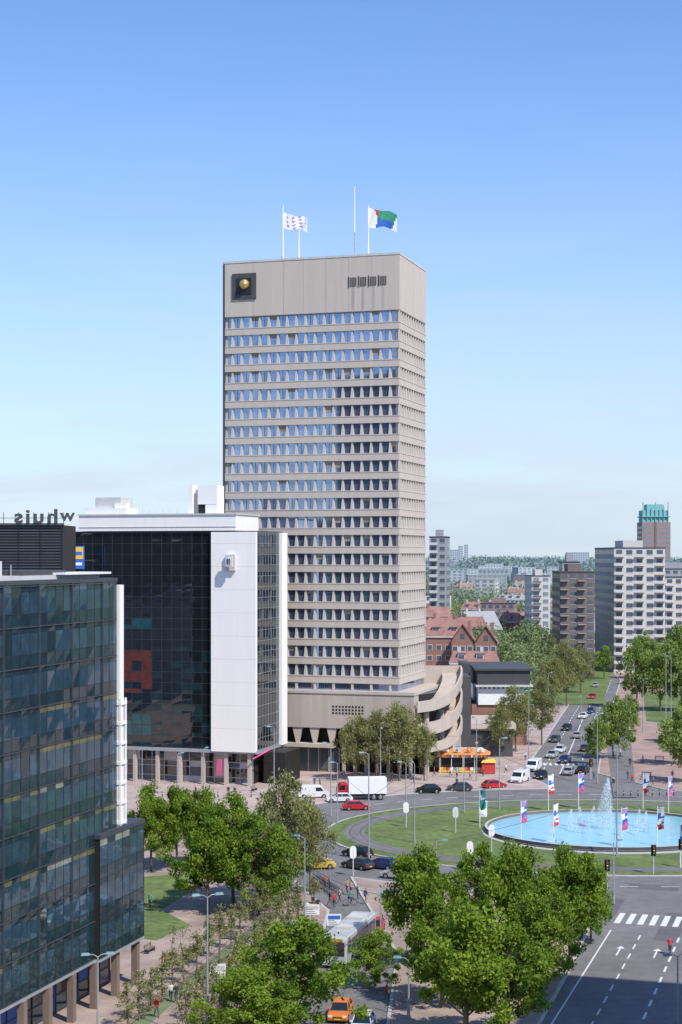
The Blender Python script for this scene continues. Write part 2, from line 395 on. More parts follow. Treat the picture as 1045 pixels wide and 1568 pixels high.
# ------------------------------------------------------------------ main office tower
TO=(10.6,299.0,0)
parts={k:MB() for k in ('walls','windows','window_piers','roof_parapet','logo_sign','podium_walls','ground_floor','plinth_windows')}
W,D=34.2,19.4
parts['windows'].box(-W+.42,-.42,.42,D-.42,15.2,84.4,M_towerglass)
P=3.4; top0=84.5; wh=2.05
wl=parts['walls']; wp=parts['window_piers']
for i in range(20):
    zt=top0-P*i; zb_=zt-wh
    wl.box(-W,0,0,D,zb_-(P-wh),zb_,M_conc)
    wl.box(-W-.05,.05,-.06,-.003,zb_-.16,zb_-.02,M_conc); wl.box(.003,.06,0,D,zb_-.16,zb_-.02,M_conc)
    nc=19
    for c in range(nc+1):
        x=-W+1.8*c
        wb,wt=.30,.13
        x0b,x1b=max(-W,x-wb),min(0,x+wb); x0t,x1t=max(-W,x-wt),min(0,x+wt)
        if c in(0,nc): x0t,x1t=x0b,x1b
        wp.frustum((x0b,x1b,.004,.6,zb_),(x0t,x1t,.16,.6,zt),M_conc)
    for c in range(12):
        y=D*c/11; y0,y1=max(.61 if c==0 else 0,y-.36),min(D,y+.36); yt0,yt1=(y0,y1) if c in(0,11) else (y-.17,y+.17)
        wp.frustum((-.75,-.004,y0,y1,zb_),(-.75,-.08 if c else -.004,yt0,yt1,zt),M_conc)
        wp.frustum((-W+.004,-W+.75,y0,y1,zb_),(-W+.004,-W+.75,yt0,yt1,zt),M_conc)
    for c in range(nc):
        if R.random()<.12:
            hh=R.uniform(.4,1.3); parts['plinth_windows'].box(-W+1.8*c+.2,-W+1.8*(c+1)-.2,.38,.417,zt-hh,zt,M_blind)
        if R.random()<.3: parts['plinth_windows'].box(-W+1.8*c+.88,-W+1.8*c+.93,.36,.415,zb_,zt,M_mull)
rp=parts['roof_parapet']
rp.box(-W,0,0,D,84.5,94.6,M_conc)
xs=[-W,-28.2,-22.2,-18.4,-14.0,-9.6,-5.2,0]
for a,b in zip(xs[:-1],xs[1:]): rp.box(a+.03,b-.03,-.05,-.002,84.6,94.5,M_conc)
for a,b in zip([0,5,10,15],[5,10,15,19.4]): rp.box(.002,.05,a+.03,b-.03,84.6,94.5,M_conc)
rp.box(-W-.12,.12,-.12,D+.12,94.6,95.0,M_lgrey)
rp.box(-W-.06,-W+.35,-.075,.3,16.4,94.5,M_dgrey)
lg=parts['logo_sign']
lg.box(-32.3,-27.6,-.30,-.052,87.8,92.6,M_dgrey)
lg.box(-31.5,-28.5,-.36,-.302,88.6,91.7,M_mull)
lg.ball((-29.8,-.5,90.5),.95,M_gold,16)
for i in range(4):
    x=-9.3+i*1.9; lg.box(x,x+1.15,-.12,-.056,89.2,90.8,M_dark)
    for k in range(3): lg.box(x+.15+k*.35,x+.25+k*.35,-.17,-.121,89.2,90.8,M_stain)
    lg.box(x+.25,x+.8,-.058,-.0515,84.9,89.2,M_stain)
    lg.box(x-.35,x-.2,-.16,-.0515,89,91,M_dark)
pd=parts['podium_walls']
pd.box(-38,3.2,-1.8,26,8.4,15.2,M_conc2)
pd.box(-38,3.2,-1.95,-1.803,14.7,15.25,M_conc); pd.box(3.203,3.35,-1.9,26,14.7,15.25,M_conc)
for a in range(-36,3,5): pd.box(a,a+.06,-1.815,-1.802,8.5,14.6,M_stain)
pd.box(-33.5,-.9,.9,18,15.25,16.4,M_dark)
for c in range(0,20,2): pd.box(-W+1.8*c-.2,-W+1.8*c+.2,0.1,.5,15.25,16.4,M_conc)
pw=parts['plinth_windows']
for r in range(3):
    for c in range(10): pw.box(-12.2+c*.62,-11.85+c*.62,-1.84,-1.801,11.0+r*.6,11.35+r*.6,M_dark)
gf=parts['ground_floor']
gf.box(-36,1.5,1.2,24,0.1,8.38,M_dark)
gf.box(-38,-12,-2.1,.8,4.8,5.5,M_conc)
gf.box(-36,-12,.2,1.1,0.1,4.8,M_pillar)
for c in range(8):
    x=-35.5+c*3.3
    gf.add([(x-.25,-1.6,5.5),(x+.25,-1.6,5.5),(x+.25,-1.0,5.5),(x-.25,-1.0,5.5),(x-.95,-1.6,8.4),(x+.95,-1.6,8.4),(x+.95,-1.0,8.4),(x-.95,-1.0,8.4)],
           [(0,1,5,4),(1,2,6,5),(2,3,7,6),(3,0,4,7)],M_conc)
for c in range(7):
    x=-10.5+c*2.1; gf.box(x,x+.5,-1.2,-.6,0.1,8.4,M_conc2)
for c in range(12):
    x=-35+c*2.0; gf.box(x,x+1.5,.1,.19,.6,4.2,M_farglass)
    gf.box(x+1.5,x+1.62,.02,.19,.2,4.5,M_lgrey)
building('office_tower',TO,TH,parts)

# flags on the roof
def flagmesh(nx,ny,w,h,colf,seed):
    mb=MB()
    def P_(i,j):
        s=i/nx; t=j/ny
        return (s*w, math.sin(s*9+t*2.2+seed)*.42*s*w/4+.15*math.sin(s*15+t*4), -t*h*(1-.12*s)-s*s*w*.22+.22*math.sin(s*8+t*1.5+seed))
    for i in range(nx):
        for j in range(ny): mb.poly([P_(i,j),P_(i+1,j),P_(i+1,j+1),P_(i,j+1)],colf(i/nx,j/ny))
    return mb
def col1(s,t):
    k=math.sin(s*17+t*11)*math.cos(t*13-s*5)
    return M_purple if (k>.38 and .12<s<.95) else M_whitep
def col2(s,t):
    if s<.2+.25*t*(1-t): return M_whitep
    if s+.2*t>.98: return M_whitep
    if t<.38: return M_red if s<.34 else M_green
    return M_green if (t<.55 and s>.4) else M_blue
for (x,y,zt,fl) in ((-10.8,306,104.8,1),(-7.9,309,100.9,0),(2.5,306,108.2,0),(5.0,303,104.1,2)):
    mb=MB(); mb.tube((0,0,94.9),(0,0,zt),.17,.09,M_whitep,8); mb.ball((0,0,zt),.16,M_whitep,8); mb.tube((0,0,94.9),(0,0,95.5),.3,.25,M_lgrey,8,True)
    if fl:
        fm=flagmesh(20,14,4.5,2.8,col1,1) if fl==1 else flagmesh(20,14,5.2,3.4,col2,2)
        for v in range(len(fm.v)): q=fm.v[v]; fm.v[v]=(q[0]+.1,q[1],q[2]+zt-(1.4 if fl==1 else .4))
        off=len(mb.v); mb.v+=fm.v
        for f,mi_ in zip(fm.f,fm.m): mb.f.append(tuple(off+i for i in f)); mb.m.append(mb.mi(fm.mats[mi_]))
    mb.obj('flagpole_with_flag' if fl else 'flagpole',(x,y,0))

# ------------------------------------------------------------------ black glass bank building
def curtain(mb,mbm,axis,fixed,nrm,a0,a1,z0,z1,cw,fh,pick,mmat,mw=.06,md=.07,tilt=.012,hm=True,splits=((0,.36,'s'),(.36,1,'v')),hs=(0,.36)):
    """axis 'x': wall spans x at y=fixed; axis 'y': spans y at x=fixed. nrm = outward sign."""
    nc=max(1,round((a1-a0)/cw)); nf=max(1,round((z1-z0)/fh)); cw=(a1-a0)/nc; fh=(z1-z0)/nf
    def pt(a,z,d):
        return (a,fixed+nrm*d,z) if axis=='x' else (fixed+nrm*d,a,z)
    for c in range(nc):
        for f in range(nf):
            for (s0,s1,kind) in splits:
                q=[pt(a0+cw*c,z0+fh*(f+s0),R.uniform(0,tilt)),pt(a0+cw*(c+1),z0+fh*(f+s0),R.uniform(0,tilt)),
                   pt(a0+cw*(c+1),z0+fh*(f+s1),R.uniform(0,tilt)),pt(a0+cw*c,z0+fh*(f+s1),R.uniform(0,tilt))]
                if (axis=='x')!=(nrm<0): q=q[::-1]
                mb.poly(q,pick(c,f,kind))
    for c in range(nc+1):
        a=a0+cw*c
        if axis=='x': mbm.box(a-mw/2,a+mw/2,min(fixed,fixed+nrm*md),max(fixed,fixed+nrm*md),z0,z1,mmat)
        else: mbm.box(min(fixed,fixed+nrm*md),max(fixed,fixed+nrm*md),a-mw/2,a+mw/2,z0,z1,mmat)
    if hm:
        for f in range(nf+1):
            for s in hs:
                z=z0+fh*(f+s)
                if z>z1+.01: continue
                d1=md*.8
                if axis=='x': mbm.box(a0,a1,min(fixed,fixed+nrm*d1),max(fixed,fixed+nrm*d1),z-mw/2,z+mw/2,mmat)
                else: mbm.box(min(fixed,fixed+nrm*d1),max(fixed,fixed+nrm*d1),a0,a1,z-mw/2,z+mw/2,mmat)
BO=(-14.5,284.0,0)
parts={k:MB() for k in('walls','windows','mullions','roof_plant','hanging_sign','ground_floor')}
parts['walls'].box(-50,-.05,.05,14,6.3,43.9,M_dark)
def pickB(c,f,k):
    z=6.4+f*1.9
    if 12<=c<=15 and 7<z<29:           # reflection of coloured flats, painted into these panels
        b_=int((z-7)/3.9)
        if R.random()<.85: return (M_reflteal,M_blackglass,M_reflred,M_reflred,M_blackglass,M_reflteal)[b_%6]
    if z<24 and R.random()<.22: return M_blackglass2
    return M_blackglass
curtain(parts['windows'],parts['mullions'],'x',0,-1,-50,-8.25,6.4,43.9,1.9,1.9,pickB,M_mull2,.05,.05,.012,True,((0,.36,'s'),(.36,1,'v')),(0,))
curtain(parts['windows'],parts['mullions'],'y',0,1,.1,11.5,6.4,43.9,1.4,1.9,lambda c,f,k:M_blackglass,M_grey,.05,.05,.012,True,((0,1,'v'),),(0,))
w=parts['walls']
w.box(-8.2,0.02,-.7,0.09,6.0,44.0,M_white)
for z in range(10,44,4): w.box(-8.2,.02,-.706,-.701,z,z+.04,M_lgrey)
w.box(0.03,.6,11.5,14.4,6.0,44.0,M_white)
w.box(-50,.02,.1,14,43.95,44.2,M_dgrey)
w.box(-33.5,-3.7,-.5,11,44.25,47.0,M_white)
w.box(-33.7,-3.5,-.7,11.2,47.0,47.25,M_lgrey)
w.box(-33.6,-3.6,-.6,-.503,44.9,45.0,M_lgrey)
w.box(-50,.3,-.5,14,5.7,6.25,M_grey)
r=parts['roof_plant']
r.box(-33,-25,1,6,47.3,48.4,M_whitep); r.box(-31.5,-26.5,2,7,48.4,50.3,M_lgrey); r.box(-27.5,-25.3,1.5,3,48.4,49.2,M_white)
r.box(-11.6,-8.0,1.6,5,48.9,52.2,M_white); r.box(-10.2,-8.0,1.65,5,47.25,48.9,M_white); r.box(-13.4,-12.6,1.6,4,47.25,52.3,M_white); r.box(-12.6,-11.6,2.6,4.6,47.25,51.6,M_lgrey)
r.box(-11.6,-10.2,1.9,4,47.25,48.9,M_dark)
for i in range(8): r.tube((-24+i*1.3,0,47.2),(-24+i*1.3,0,48.1),.03,.03,M_lgrey,4)
h=parts['hanging_sign']; h.box(-4.9,-3.7,-2.4,-1.9,38.0,39.8,M_lgrey); h.box(-4.7,-3.9,-2.45,-2.401,38.2,39.6,M_whitep)
h.box(-4.6,-4.3,-2.5,-2.451,38.4,39.4,M_dgrey);h.box(-4.2,-4.0,-2.5,-2.451,38.4,39.4,M_dgrey); h.tube((-4.3,-.7,39),(-4.3,-1.9,39),.1,.1,M_grey); h.box(-5.3,-3.6,-1.3,-.71,37.3,40.1,M_lgrey)
gf=parts['ground_floor']
gf.box(-49,-1.5,2.2,13,0.1,5.7,M_dark)
curtain(gf,gf,'x',2.15,-1,-49,-1.5,.2,5.5,2.4,2.65,lambda c,f,k:R.choice([M_farglass,M_blackglass,M_lgrey,M_blackglass]),M_lgrey,.12,.08)
for c in range(12): gf.box(-49+c*4.3,-48.4+c*4.3,-.1,.5,0.1,5.7,M_conc2)
gf.box(-7.3,-6.4,-.3,-.1,1.8,4.6,M_pink)
gf.tube((-.5,-.8,4.9),(2.0,2.0,6.5),.13,.13,M_pink,8); gf.box(-.2,3.8,4,12,0.1,5.6,M_dark)
building('glass_bank_building',BO,TH,parts)
mb=MB(); mb.box(-47.4,-45.0,288.9,289.2,37.6,41.6,M_blue); mb.box(-47.2,-45.2,288.84,288.899,39.3,41.4,M_yellow); mb.box(-47.0,-45.4,288.82,288.839,40.0,40.6,M_blue); mb.box(-47.2,-45.4,288.84,288.899,38.2,38.7,M_whitep)
mb.tube((-46.2,289.2,39),(-46.2,295,39),.15,.15,M_grey); mb.obj('advertising_sign')

# ribbed dark building with reversed rooftop lettering
parts={k:MB() for k in('walls','cladding','roof_frame')}
parts['walls'].box(-64,-38.8,230,241,0,44.2,M_dark)
for i in range(110): parts['cladding'].box(-64,-38.75,229.9,229.998,i*.4+.2,i*.4+.4,M_mull2)
for i in range(9): parts['cladding'].box(-63+i*3,-62.9+i*3,229.8,229.897,0,44.2,M_mull)
parts['roof_frame'].box(-64,-38.6,229.6,229.8,44.2,44.45,M_dgrey)
for i in range(12): parts['roof_frame'].tube((-62+i*2.1,231,44.2),(-62+i*2.1,231,46.0),.05,.05,M_dgrey,5)
parts['roof_frame'].tube((-62,231,45.2),(-38.9,231,45.2),.04,.04,M_dgrey,5)
building('dark_ribbed_building',(0,0,0),0,parts)
le=empty('rooftop_lettering',(-37.2,229.6,44.5))
for txt,size,dx,dz in (('W',1.5,0,.3),('huis',2.7,2.2,0)):
    cu=bpy.data.curves.new('lettering','FONT'); cu.body=txt; cu.size=size; cu.extrude=.12; cu.offset=0.07; cu.space_character=1.2
    o=bpy.data.objects.new('tmp_text',cu); COL.objects.link(o)
    bpy.context.view_layer.update(); me=bpy.data.meshes.new_from_object(o.evaluated_get(bpy.context.evaluated_depsgraph_get())); bpy.data.objects.remove(o)
    me.materials.clear(); me.materials.append(M_dgrey)
    o=place(me,'letters_'+txt,parent=le); o.rotation_euler=(math.pi/2,0,0); o.scale=(-1.2,1,1); o.location=(-dx,0,dz)

# ------------------------------------------------------------------ blue glass building (near left)
LO=(-18.9,154.0,0)
parts={k:MB() for k in('walls','windows','mullions','white_frame','roof','pillars')}
w=parts['walls']
w.box(-14,-.05,-62,-5.05,4.4,37.6,M_dark); w.box(-14,.45,-9.5,-.05,4.4,15.0,M_dark)
pale={}
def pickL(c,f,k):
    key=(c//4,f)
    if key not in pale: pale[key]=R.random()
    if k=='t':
        if pale[key]<(.34 if f<6 else .16) and R.random()<.7: return M_yelrefl if pale[key]<.2 else M_paleglass  # painted reflection strips, in runs along each floor
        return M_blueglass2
    if k=='s': return M_blueglass2
    return M_blueglass if R.random()<.9 else M_blueglass2
spl=((0,.30,'s'),(.30,.82,'v'),(.82,1,'t'))
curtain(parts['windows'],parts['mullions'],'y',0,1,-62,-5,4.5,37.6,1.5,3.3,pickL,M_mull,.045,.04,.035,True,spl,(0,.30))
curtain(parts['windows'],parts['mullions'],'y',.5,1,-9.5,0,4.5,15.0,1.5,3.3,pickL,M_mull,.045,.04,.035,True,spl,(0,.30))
for f in range(11): w.box(0.02,.12,-62,-5,4.5+3.3*f-.05,4.5+3.3*f+.02,M_mull2)
for c in range(10): w.box(.02,.16,-62+c*6-.05,-62+c*6+.05,4.5,37.6,M_mull2)
w.box(-14,.54,-9.55,.05,4.2,4.45,M_grey); w.box(-14,.15,-62,-9.56,4.2,4.45,M_grey)
rf=parts['roof']
rf.box(-14,.12,-62,-4.9,37.62,37.95,M_mull2); rf.box(-14,.6,-9.6,.1,15.02,15.4,M_mull2)
rf.box(-13,-1.2,-26,-6,37.95,38.3,M_lgrey)
rf.box(-3.5,-.3,-14.5,-5.4,38.32,38.5,M_whitep)
rf.box(-6,-1.5,-19.8,-12,38.3,38.7,M_dgrey); rf.box(-7,-3.0,-30,-20.6,37.95,39.5,M_lgrey); rf.box(-4,-3.4,-22,-21,39.5,40.1,M_white)
for i in range(5): rf.tube((-2.5-i*1.4,-20,38),(-2.5-i*1.4,-20,39.2),.05,.05,M_grey,5)
wf=parts['white_frame']
wf.box(-.3,.3,-4.9,-4.0,15.42,37.3,M_white)
for x in (-1.1,0.34):
    for y in (-4.85,-3.7): wf.box(x-.08,x+.08,y-.09,y+.09,15.5,27,M_white)
for k in range(7):
    z=15.6+k*1.8; wf.box(-1.2,.44,-4.97,-4.82,z,z+.3,M_white); wf.box(.36,.44,-4.81,-3.6,z,z+.3,M_white)
pl=parts['pillars']
pl.box(-12,-2.6,-60,-1,0.1,4.2,M_dark)
curtain(pl,pl,'y',-2.55,1,-60,-1,.3,4.1,2.2,3.8,lambda c,f,k:R.choice([M_blueglass,M_blueglass2,M_farglass,M_blue] if c%7 else [M_blue]),M_mull2,.12,.08)
for c in range(14):
    y=-.6-c*4.4; pl.box(-.35,.25,y-.35,y+.25,0.1,4.2,M_pillar)
building('blue_glass_office_building',LO,TH,parts)

# ------------------------------------------------------------------ car park ramp beside tower
parts={k:MB() for k in('ramp_parapets','decks','columns','annex')}
def smooth_path(pts,n=6):
    out=[]
    P_=[Vector(p) for p in pts]; P_=[P_[0]*2-P_[1]]+P_+[P_[-1]*2-P_[-2]]
    for i in range(1,len(P_)-2):
        for k in range(n):
            t=k/n; a,b,c,d=P_[i-1],P_[i],P_[i+1],P_[i+2]
            out.append(.5*((2*b)+(c-a)*t+(2*a-5*b+4*c-d)*t*t+(3*b-a-3*c+d)*t**3))
    out.append(P_[-2]); return out
plan=[(13.6,296.6),(17,298.4),(19.8,301.6),(21.6,306.5),(22.7,312.5),(23.0,318.5)]
def band(zs,h,th=.35,deck=5):
    P_=smooth_path([(*p,z) for p,z in zip(plan,zs)])
    for a,b in zip(P_[:-1],P_[1:]):
        d=(b-a); d.z=0; d.normalize(); nn=Vector((d.y,-d.x,0))*th
        vs=[a,b,b+nn,a+nn]; up=Vector((0,0,h))
        parts['ramp_parapets'].add([*vs,*[q+up for q in vs]],[(0,3,2,1),(4,5,6,7),(0,1,5,4),(1,2,6,5),(2,3,7,6),(3,0,4,7)],M_conc2)
        nd=-nn.normalized()*deck; lo=Vector((0,0,.35)); hi=Vector((0,0,.6))
        vs=[a+lo,b+lo,b+nd+lo,a+nd+lo,a+hi,b+hi,b+nd+hi,a+nd+hi]
        parts['decks'].add(vs,[(0,1,2,3),(7,6,5,4),(0,4,5,1),(2,6,7,3)],M_conc2)
band([11.6,12.0,13.0,14.5,15.9,16.6],2.0,.35,3.5)
band([7.4,7.7,8.5,9.8,11.2,12.0],2.3)
band([4.3,4.5,5.0,5.8,6.8,7.4],1.7)
for (x,y) in ((15.5,299),(18.5,303),(20.5,309),(21.2,315)): parts['columns'].tube((x,y,0.1),(x,y,11.5),.5,.5,M_conc2,12)
c_=parts['columns']; c_.prism([(14.2,299.4),(17.2,304),(18.6,311),(19.3,318),(17,318.5),(14,310)],0.1,14.6,M_asph2,M_dark)
c_.box(16,23.2,318.5,319.3,0.1,18.6,M_conc2); c_.box(23.3,25.2,319.5,330,0.1,16.4,M_dgrey)
an=parts['annex']
an.box(27.5,39,346,368,0.1,8.6,M_brickr); an.box(28.8,38.4,345.6,366,8.6,12.4,M_whitep); an.box(28.2,40.2,344.6,368,12.4,12.8,M_lgrey); an.box(28.6,39.6,345.3,367,12.8,15.8,M_dgrey); an.box(28,40.4,344.8,368,15.8,16.2,M_dgrey)
for i in range(10): an.box(29+i*.95,29.5+i*.95,345.5,345.597,12.0,12.3,M_dark)
an.box(25.5,34,326,344,0.1,5.4,M_dgrey); an.box(25,34.6,325.4,344,5.4,6.6,M_conc2); an.box(25.4,34.2,325.2,325.397,5.7,6.2,M_conc)
an.box(25.6,27.4,350,360,0.1,17,M_dgrey)
building('parking_garage_ramp',(0,0,0),0,parts)

# ------------------------------------------------------------------ generic background buildings
def block(name,x0,y0,w,d,h,rz=0,wallf=M_aptw,walls=None,nf=None,cw=3.2,glass=M_farglass,ww=.6,wh_=.5,balc=False,roof=M_dgrey,zb=0.0,bands=None,pent=True):
    P_={k:MB() for k in('walls','windows','roof')}
    nf=nf or int(h/3); fh=h/nf
    P_['walls'].box(0,w,0,d,zb,h,wallf)
    if walls: P_['walls'].box(-.06,-.002,0,d,zb,h,walls)
    nc=max(2,int(w/cw)); c_=w/nc; nd=max(2,int(d/cw)); d_=d/nd
    for f in range(nf):
        z=fh*f+fh*.32
        for c in range(nc):
            P_['windows'].box(c_*(c+.5-ww/2),c_*(c+.5+ww/2),-.05,.02,z,z+fh*wh_,glass)
            P_['windows'].box(c_*(c+.5-ww/2)-.08,c_*(c+.5+ww/2)+.08,-.12,-.003,z-.14,z-.01,M_lgrey)
            if balc and c%2==0:
                P_['walls'].box(c_*c+.1,c_*(c+1)-.1,-1.3,-.02,z-.9,z-.75,M_lgrey); P_['walls'].box(c_*c+.1,c_*(c+1)-.1,-1.3,-1.22,z-.74,z+.1,balc)
        for c in range(nd):
            P_['windows'].box(-.10,.02,d_*(c+.5-ww/2),d_*(c+.5+ww/2),z,z+fh*wh_,glass)
            P_['windows'].box(w-.02,w+.05,d_*(c+.5-ww/2),d_*(c+.5+ww/2),z,z+fh*wh_,glass)
    P_['roof'].box(-.2,w+.2,-.2,d+.2,h,h+.35,roof)
    if pent: P_['roof'].box(w*.3,w*.7,d*.3,d*.7,h+.35,h+2.8,wallf)
    return building(name,(x0,y0,0),rz,P_)
block('white_apartment_block',92.8,560,17.3,42,42.3,0,M_aptw,M_aptg,14,2.9,balc=M_aptw)  # grey left face: its shade is painted into the wall colour
block('residential_tower',32.2,600,6.2,14,46.5,-.15,M_aptg,None,16,3.1,balc=M_lgrey)
block('brown_apartment_block',71.8,540,11.2,20,34.3,0,M_aptb,None,12,2.8,balc=M_aptb)
block('grey_apartment_block',76,566,6,9,37.5,0,M_aptg,None,12)
block('light_apartment_block',122,620,40,18,31.5,0,M_aptw,None,10,balc=M_lgrey)
block('apartment_block',118,700,45,18,34,0,M_aptg,None,12)
block('apartment_block',81,700,8,14,31,.1,M_aptw,None,10,balc=M_aptb,glass=M_hazglass)
block('apartment_block',66,780,16,14,17,-.2,M_brickh,None,5)
block('apartment_block',44,860,14,14,19,.2,M_aptw,None,5)
block('shop_row',104,470,30,14,9,-.1,M_brickr,None,3)
P_={k:MB() for k in('walls','windows','crown')}
P_['walls'].box(0,19,0,19,0,62,M_brickh)
for f in range(18):
    for c in range(5): P_['windows'].box(1+c*3.7,3.4+c*3.7,-.06,.02,3+f*3.2,4.9+f*3.2,M_hazglass)
    for c in range(5): P_['windows'].box(-.06,.02,1+c*3.7,3.4+c*3.7,3+f*3.2,4.9+f*3.2,M_hazglass)
P_['walls'].box(8.2,9.6,-.3,-.07,0,62,M_aptb)
P_['crown'].box(1,18,1,18,62,70,M_tealhz)
for c in range(7): P_['crown'].box(.4+c*2.8,1.0+c*2.8,.2,.8,60,73 if c%3 else 75.5,M_tealhz)
P_['crown'].box(4,15,4,15,70,74,M_tealhz); P_['crown'].box(0,19,-.4,19,65.5,66,M_tealhz)
building('teal_crowned_tower',(201,1100,0),0,P_)
def gable(name,x,y,w,d,eave,ridge,m,roofm,rz=0):
    P_={k:MB() for k in('walls','roof','windows','chimney')}
    P_['walls'].box(0,w,0,d,0,eave,m)
    P_['walls'].add([(0,0,eave),(w,0,eave),(w/2,0,ridge),(0,d,eave),(w,d,eave),(w/2,d,ridge)],[(0,1,2),(4,3,5)],m)
    for s in (0,1):
        xa=-.4 if s==0 else w+.4
        P_['roof'].add([(xa,-.4,eave-.2),(w/2,-.4,ridge+.15),(w/2,d+.4,ridge+.15),(xa,d+.4,eave-.2)],[(0,1,2,3)],roofm)
        P_['roof'].add([(xa,-.4,eave-.45),(w/2,-.4,ridge-.1),(w/2,d+.4,ridge-.1),(xa,d+.4,eave-.45)],[(3,2,1,0)],M_lgrey)
    nf=int(eave/3)
    for f in range(nf):
        for c in range(3):
            xx=w*(c+.5)/3
            P_['windows'].box(xx-.75,xx+.75,-.08,.02,f*3+1,f*3+2.6,M_lgrey); P_['windows'].box(xx-.6,xx+.6,-.12,-.081,f*3+1.15,f*3+2.45,M_farglass)
    P_['windows'].box(w/2-.6,w/2+.6,-.1,.02,eave+.6,eave+2,M_farglass)
    P_['chimney'].box(w*.7,w*.7+.9,d*.4,d*.4+.9,eave+1,ridge+1,m)
    return building(name,(x,y,0),rz,P_)
def longroof(name,x,y,w,d,eave,ridge,rz=0,m=M_brickr,tile=M_tile):
    P_={k:MB() for k in('walls','roof','windows','dormers')}
    P_['walls'].box(0,w,0,d,0,eave,m)
    P_['roof'].add([(-.4,-.4,eave),(w+.4,-.4,eave),(w*.94,d/2,ridge),(w*.06,d/2,ridge),(-.4,d+.4,eave),(w+.4,d+.4,eave)],[(0,1,2,3),(5,4,3,2),(1,5,2),(4,0,3)],tile)
    P_['walls'].box(-.3,w+.3,-.35,-.003,eave-.5,eave-.05,M_lgrey)
    for f in range(int(eave/3)):
        n_=int(w/2.6)
        for c in range(n_):
            xx=w*(c+.5)/n_
            P_['windows'].box(xx-.8,xx+.8,-.08,.02,f*3+.9,f*3+2.5,M_lgrey); P_['windows'].box(xx-.65,xx+.65,-.12,-.081,f*3+1.05,f*3+2.35,M_farglass)
    for c in range(max(1,int(w/5))):
        xx=3+c*5
        if xx<w-2: P_['dormers'].box(xx-1,xx+1,d*.12,d*.4,eave+.3,eave+2.2,M_lgrey); P_['dormers'].box(xx-.8,xx+.8,d*.12-.06,d*.12-.003,eave+.7,eave+2,M_farglass); P_['dormers'].box(xx-1.2,xx+1.2,d*.1,d*.4,eave+2.2,eave+2.4,M_dgrey)
    for c in range(max(1,int(w/6))): P_['dormers'].box(2+c*6,2.8+c*6,d*.45,d*.55,ridge-1,ridge+1.1,m)
    return building(name,(x,y,0),rz,P_)
longroof('red_roofed_housing_block',24.0,470,13,12,17,22,-.1)
gable('gabled_brick_house',31,462,6.2,12,16,20.5,M_brickr,M_tile,-.1)
gable('gabled_brick_house',37.6,461,6,12,15.5,20,M_brickr,M_tile,-.1)
longroof('red_roofed_housing_block',20,520,16,12,18,23.5,.1)
longroof('white_row_houses',29.5,445,13,5,11,14,-.1,M_lgrey)
longroof('red_roofed_housing_block',45,640,10,10,12,16,-.25)
longroof('red_roofed_housing_block',72,720,12,10,11,15,.2)
HB=[]
for i in range(26):
    y=R.uniform(680,1500); u=R.uniform(690,1080); x=(u-522.5)*y/F
    w_=R.uniform(12,26); HB.append((x+w_/2,y+5,w_/2+4))
    longroof('terraced_houses',x,y,w_,9,R.choice([9,12,12]),R.uniform(14,16.5),R.uniform(-.5,.5),R.choice([M_brickh,M_aptw,M_brickh,M_lgrey]),R.choice([M_tile,M_brickh,M_aptg]))
for i in range(34):
    y=R.uniform(1100,3200); u=R.uniform(640,1100); x=(u-522.5)*y/F
    hh=R.uniform(13,21)*(1+ y/7000)
    w_=R.uniform(12,38); HB.append((x+w_/2,y+5,w_/2+4))
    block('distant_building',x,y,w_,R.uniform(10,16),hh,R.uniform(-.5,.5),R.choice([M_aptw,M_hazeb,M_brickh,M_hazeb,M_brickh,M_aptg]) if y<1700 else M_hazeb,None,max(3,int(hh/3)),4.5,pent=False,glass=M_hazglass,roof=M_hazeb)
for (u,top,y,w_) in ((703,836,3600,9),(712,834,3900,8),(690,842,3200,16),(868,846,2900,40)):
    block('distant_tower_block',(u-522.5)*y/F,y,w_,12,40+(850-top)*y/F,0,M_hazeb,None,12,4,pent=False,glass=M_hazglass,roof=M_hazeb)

# surroundings behind / beside the viewpoint (seen in reflections, cast the street shadow)
block('high_rise_office',-208,-30,62,30,112,0,M_aptb,None,30,4)
block('office_block',-345,-40,130,30,54,0,M_aptb,None,15,4)
block('apartment_block',-175,150,60,30,27,-.6,M_aptg,None,9,3,balc=M_teal)
block('apartment_block',-150,70,40,24,34,-.6,M_brickr,None,11,3,balc=M_red)
block('office_block',41,67,45,50,64,TH,M_aptg,None,18,3.2)
block('office_block',150,150,50,60,38,TH,M_aptw,None,11,3.2)
block('office_block',150,300,60,30,30,TH,M_aptb,None,9,3.2)
block('hotel_block',-30,-60,55,50,36,TH,M_aptw,None,11,3.2)

